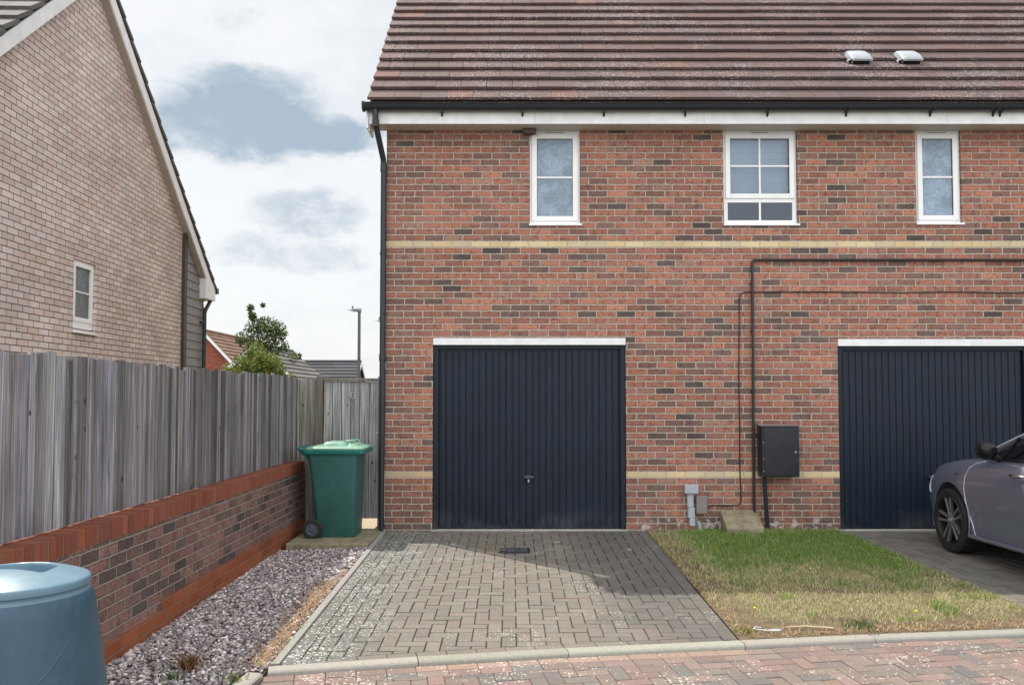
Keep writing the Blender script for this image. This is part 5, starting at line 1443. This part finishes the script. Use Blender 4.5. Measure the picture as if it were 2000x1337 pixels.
tree = thing('young_tree', 'slender young tree with sparse dark leaves against the sky', 'tree', (-6.55, 22, 0))
mb = MB(); tips = []; random.seed(5)
for dx_, h_, L_ in ((0, 2.2, .62), (-.12, 2.4, .55), (.14, 2.3, .5)): branchy(mb, Vector((0, 0, h_ - .5)), Vector((dx_ * 2, random.uniform(-.2, .2), 1)).normalized(), L_, .022, 3, tips)
mb.tube([(0, 0, -.1), (.02, 0, 1), (0, .02, 1.9)], [.06, .05, .04], 10)
mb.build('trunk', M_BARK, tree)
bl = [(-.28, 0, 3.85, .11, 8), (.04, 0, 3.93, .07, 4), (-.24, 0, 3.65, .12, 8), (.02, 0, 3.55, .10, 4), (-.2, 0, 3.6, .12, 5), (-.18, .05, 3.35, .26, 18), (.15, 0, 3.35, .32, 26), (.42, 0, 3.30, .26, 18), (-.40, 0, 3.05, .28, 17), (.0, .1, 3.05, .38, 32), (.35, 0, 3.0, .34, 24), (.55, -.1, 3.15, .18, 8), (-.1, 0, 2.7, .35, 24), (.3, 0, 2.7, .34, 22), (-.55, 0, 3.0, .14, 5), (.05, .1, 2.35, .4, 24), (.62, 0, 2.85, .14, 5), (1.0, 0, 2.62, .10, 3), (.85, 0, 2.55, .16, 5), (-.3, 0, 2.5, .3, 12)]
foliage('crown', tree, bl, 5200, .035, [(.08, .125, .03), (.12, .18, .04), (.05, .07, .03), (.20, .27, .06), (.06, .055, .035)])
bush = thing('garden_shrub', 'light green bushy shrub showing above the fence top', 'shrub', (-5.7, 19, 0))
mb = MB(); tips = []
for dx_ in (-.5, -.25, 0, .3, .55): branchy(mb, Vector((dx_ * .4, 0, .1)), Vector((dx_, random.uniform(-.2, .2), 1.3)).normalized(), .8, .03, 2, tips)
mb.build('stems', M_BARK, bush)
bl = [(random.uniform(-.78, .80), random.uniform(-.3, .3), 0, random.uniform(.10, .24), random.uniform(3, 9)) for _ in range(60)]
bl = [(x, y, random.uniform(1.6, 2.62 - .55 * (abs(x + .05) / .8) ** 1.6 + random.uniform(-.12, .10)), r, w) for x, y, _, r, w in bl] + [(0, 0, 2.0, .42, 40), (-.4, 0, 1.9, .3, 20), (.4, 0, 1.85, .3, 20)]
foliage('crown', bush, bl, 15000, .026, [(.20, .29, .05), (.30, .38, .07), (.12, .19, .035), (.36, .42, .11), (.2, .22, .06), (.36, .33, .16), (.08, .13, .03), (.10, .16, .03)], droop=.2)

# ------------------------------------------------------------------ small things on the ground
dr = thing('drain_cover', 'small dark slotted drain cover set in the driveway', 'drain cover', (.025, 8.68, gz(8.68)))
mb = MB(); frame_ring(mb, -.155, .155, -.0, .26, 0, .006, .018); mb.v = [(x, z - .13, y) for x, y, z in mb.v]; mb.build('cover_frame', M_BLACKP, dr)
mb = MB(); mb.box(-.137, .137, -.112, .112, -.002, .002)
for k in range(9): mb.box(-.125, .125, -.098 + k * .0235, -.086 + k * .0235, .002, .0055)
mb.build('grating', plastic('drain_plastic', (.055, .065, .085), .6, .15), dr)

def plant(name, label, cat, loc, n, h, w, cols, spread, twigs=0, group=None):
    t = thing(name, label, cat, loc, 0, group)
    a_ = rng.uniform(0, 6.28, n); r_ = np.abs(rng.normal(0, spread, n)); px_, py_ = r_ * np.cos(a_), r_ * np.sin(a_)
    C = np.array(cols)[rng.integers(0, len(cols), n)] * rng.uniform(.7, 1.2, (n, 1))
    blades('leaves', px_, py_, np.zeros(n), rng.uniform(.5, 1, n) * h, np.full(n, w), C, M_BLADE, 1.2, t)
    if twigs:
        mb = MB()
        for k in range(twigs):
            a0 = random.uniform(0, 6.28); L = h * random.uniform(.5, 1.1); e = random.uniform(.2, .9)
            p0 = Vector((random.gauss(0, spread * .5), random.gauss(0, spread * .5), 0)); p1 = p0 + Vector((math.cos(a0) * e * L * .6, math.sin(a0) * e * L * .6, L * .6)); p2 = p1 + Vector((math.cos(a0 + .4) * L * .3, math.sin(a0 + .4) * L * .3, L * .3))
            mb.tube([p0, p1, p2], [.0025, .002, .0012], 5, random.choice([(.16, .06, .035), (.22, .11, .06), (.12, .06, .04)]))
        mb.build('stems', M_PLAIN, t)
    return t


pzv = lambda x, y: float(gravz(x, y))
plant('dry_plant', 'brown half-dead clump of stems growing in the gravel', 'plant', (-1.93, 5.12, pzv(-1.93, 5.12)), 90, .13, .003, [(.30, .13, .07), (.22, .09, .05), (.40, .26, .15), (.06, .09, .03), (.10, .12, .04)], .05, 46)
plant('weed', 'small green weed on the road side end of the gravel', 'weed', (-1.62, 5.0, pzv(-1.62, 5.0)), 60, .05, .004, [(.12, .19, .03), (.22, .26, .05), (.30, .30, .08)], .05)
plant('weed', 'dark green strappy weed in the gravel below the brown clump', 'weed', (-1.96, 4.93, pzv(-1.96, 4.93)), 14, .08, .007, [(.05, .11, .03), (.08, .14, .03)], .03)
plant('weed', 'grey green weed clump in the bare soil beside the kerb', 'weed', (2.48, 6.07, gz(6.07) + .004), 170, .05, .004, [(.13, .19, .08), (.17, .22, .11), (.09, .14, .05)], .10)
plant('weed', 'small bright weed at the corner of the driveway and kerb', 'weed', (1.62, 5.92, gz(5.92) + .004), 70, .04, .004, [(.17, .25, .04), (.25, .28, .07)], .05)
plant('dry_tuft', 'single pale grass tuft at the edge of the concrete slab', 'grass tuft', (-1.62, 8.80, -.03), 10, .12, .002, [(.5, .42, .28)], .012)


def flower(loc, label):
    t = thing('dandelion', label, 'flower', loc, random.uniform(0, 6), 'yellow dandelions in the lawn')
    mb = MB(); mb.tube([(0, 0, 0), (.004, 0, .03)], .0015, 6, (.12, .2, .04)); mb.build('stem', M_PLAIN, t)
    mb = MB()
    for k in range(22):
        a_ = k * 2.4; r_ = .004 + .013 * (k / 22); mb.add([(.004 + .003 * math.cos(a_ + 1.5), .003 * math.sin(a_ + 1.5), .03), (.004 + r_ * math.cos(a_), r_ * math.sin(a_), .036), (.004 - .003 * math.cos(a_ + 1.5), -.003 * math.sin(a_ + 1.5), .03)], [(0, 1, 2)], (.75, .62, .03))
    mb.lathe([(0, .037), (.008, .036), (.012, .031), (.004, .028)], 12, Matrix.Translation((.004, 0, 0)), (.72, .58, .02)); mb.build('petals', M_PLAIN, t, fix=False)


for (x, y, lb) in ((2.70, 7.72, 'dandelion in the green middle of the lawn'), (1.83, 6.42, 'dandelion nearest the driveway edge of the lawn'), (3.00, 6.33, 'dandelion in the dry grass nearest the kerb')): flower((x, y, gz(y) + .008), lb)
mb = MB(); mb.tube([(1.74, 5.98, gz(5.98) + .022), (1.70, 5.97, gz(5.97) + .03), (1.68, 5.945, gz(5.95) + .024), (1.71, 5.925, gz(5.93) + .024), (1.77, 5.915, gz(5.92) + .022), (1.84, 5.91, gz(5.91) + .022), (1.87, 5.93, gz(5.93) + .02), (1.84, 5.945, gz(5.94) + .02), (1.78, 5.93, gz(5.93) + .02)], .0035, 8, (.72, .72, .75)); o = mb.build('white_cord', M_PLAIN, smooth=50)
tag(o, 'curled white cord lying on the lawn corner by the kerb', 'cord')
mb = MB(); mb.tube([(1.92, 6.0, gz(6) + .02), (2.05, 5.99, gz(6) + .028), (2.25, 5.985, gz(6) + .016)], [.003, .006, .007], 8, (.55, .46, .30)); o = mb.build('dry_stalk', M_PLAIN, smooth=50)
tag(o, 'pale dry stalk lying on the bare soil near the kerb', 'stalk')


def leaf(x, y, zb, c, label, s=.02, cat='leaf', grp='fallen leaves on the paving'):
    mb = MB(); n = 8; a0 = random.uniform(0, 6.28); pts = [(s * (1 + .35 * math.cos(2 * t)) * math.cos(t + a0), s * .6 * (1 + .35 * math.cos(2 * t)) * math.sin(t + a0), .004 + .005 * math.sin(3 * t)) for t in np.linspace(0, 6.283, n + 1)[:-1]]
    lo = [(px_, py_, pz_ - .0012) for px_, py_, pz_ in pts]
    mb.loft([lo, pts], c); o = mb.build('fallen_leaf', M_PLAIN); o.location = (x, y, zb); tag(o, label, cat, grp)


leaf(-1.20, 9.62, .0, (.45, .10, .06), 'reddish fragment on the paving at the foot of the brick pier', .028)
leaf(.48, 9.10, gz(9.1), (.55, .5, .42), 'pale curled leaf right of the drain cover', .026)
leaf(1.20, 8.72, gz(8.7), (.55, .5, .45), 'pale leaf near the lawn side of the driveway in the shadow', .024)
leaf(-2.0, 6.6, pzv(-2.0, 6.6) + .012, (.55, .24, .13), 'orange brown leaf lying on the gravel', .026)
leaf(-.62, 9.0, gz(9.), (.5, .42, .3), 'thin pale leaf left of the drain cover', .018)
# litter round the drain cover and along the threshold
n = 330; X = np.concatenate([rng.normal(-.1, .16, 190), rng.uniform(-1.3, 1.45, 140)]); Y = np.concatenate([rng.normal(8.72, .10, 190), 9.74 - np.abs(rng.normal(0, .05, 140))])
Z = np.array([gz(v) for v in Y]) + .004; L = rng.uniform(.006, .025, n); an = rng.uniform(0, 6.28, n); w = rng.uniform(.001, .0035, n); dx_, dy_ = np.cos(an), np.sin(an)
V = np.stack([np.stack([X - dy_ * w, Y + dx_ * w, Z], 1), np.stack([X + dy_ * w, Y - dx_ * w, Z], 1), np.stack([X + dx_ * L + dy_ * w, Y + dy_ * L - dx_ * w, Z + .008], 1), np.stack([X + dx_ * L - dy_ * w, Y + dy_ * L + dx_ * w, Z + .008], 1)], 1).reshape(-1, 3)
o = np_mesh('leaf_litter', V, (np.arange(n) * 4)[:, None] + np.arange(4)[None], np.array([(.4, .27, .16), (.5, .4, .28), (.28, .16, .10)])[rng.integers(0, 3, n)], M_BLADE)
tag(o, 'dry scraps round the drain cover and along the garage threshold', 'litter', kind='stuff')
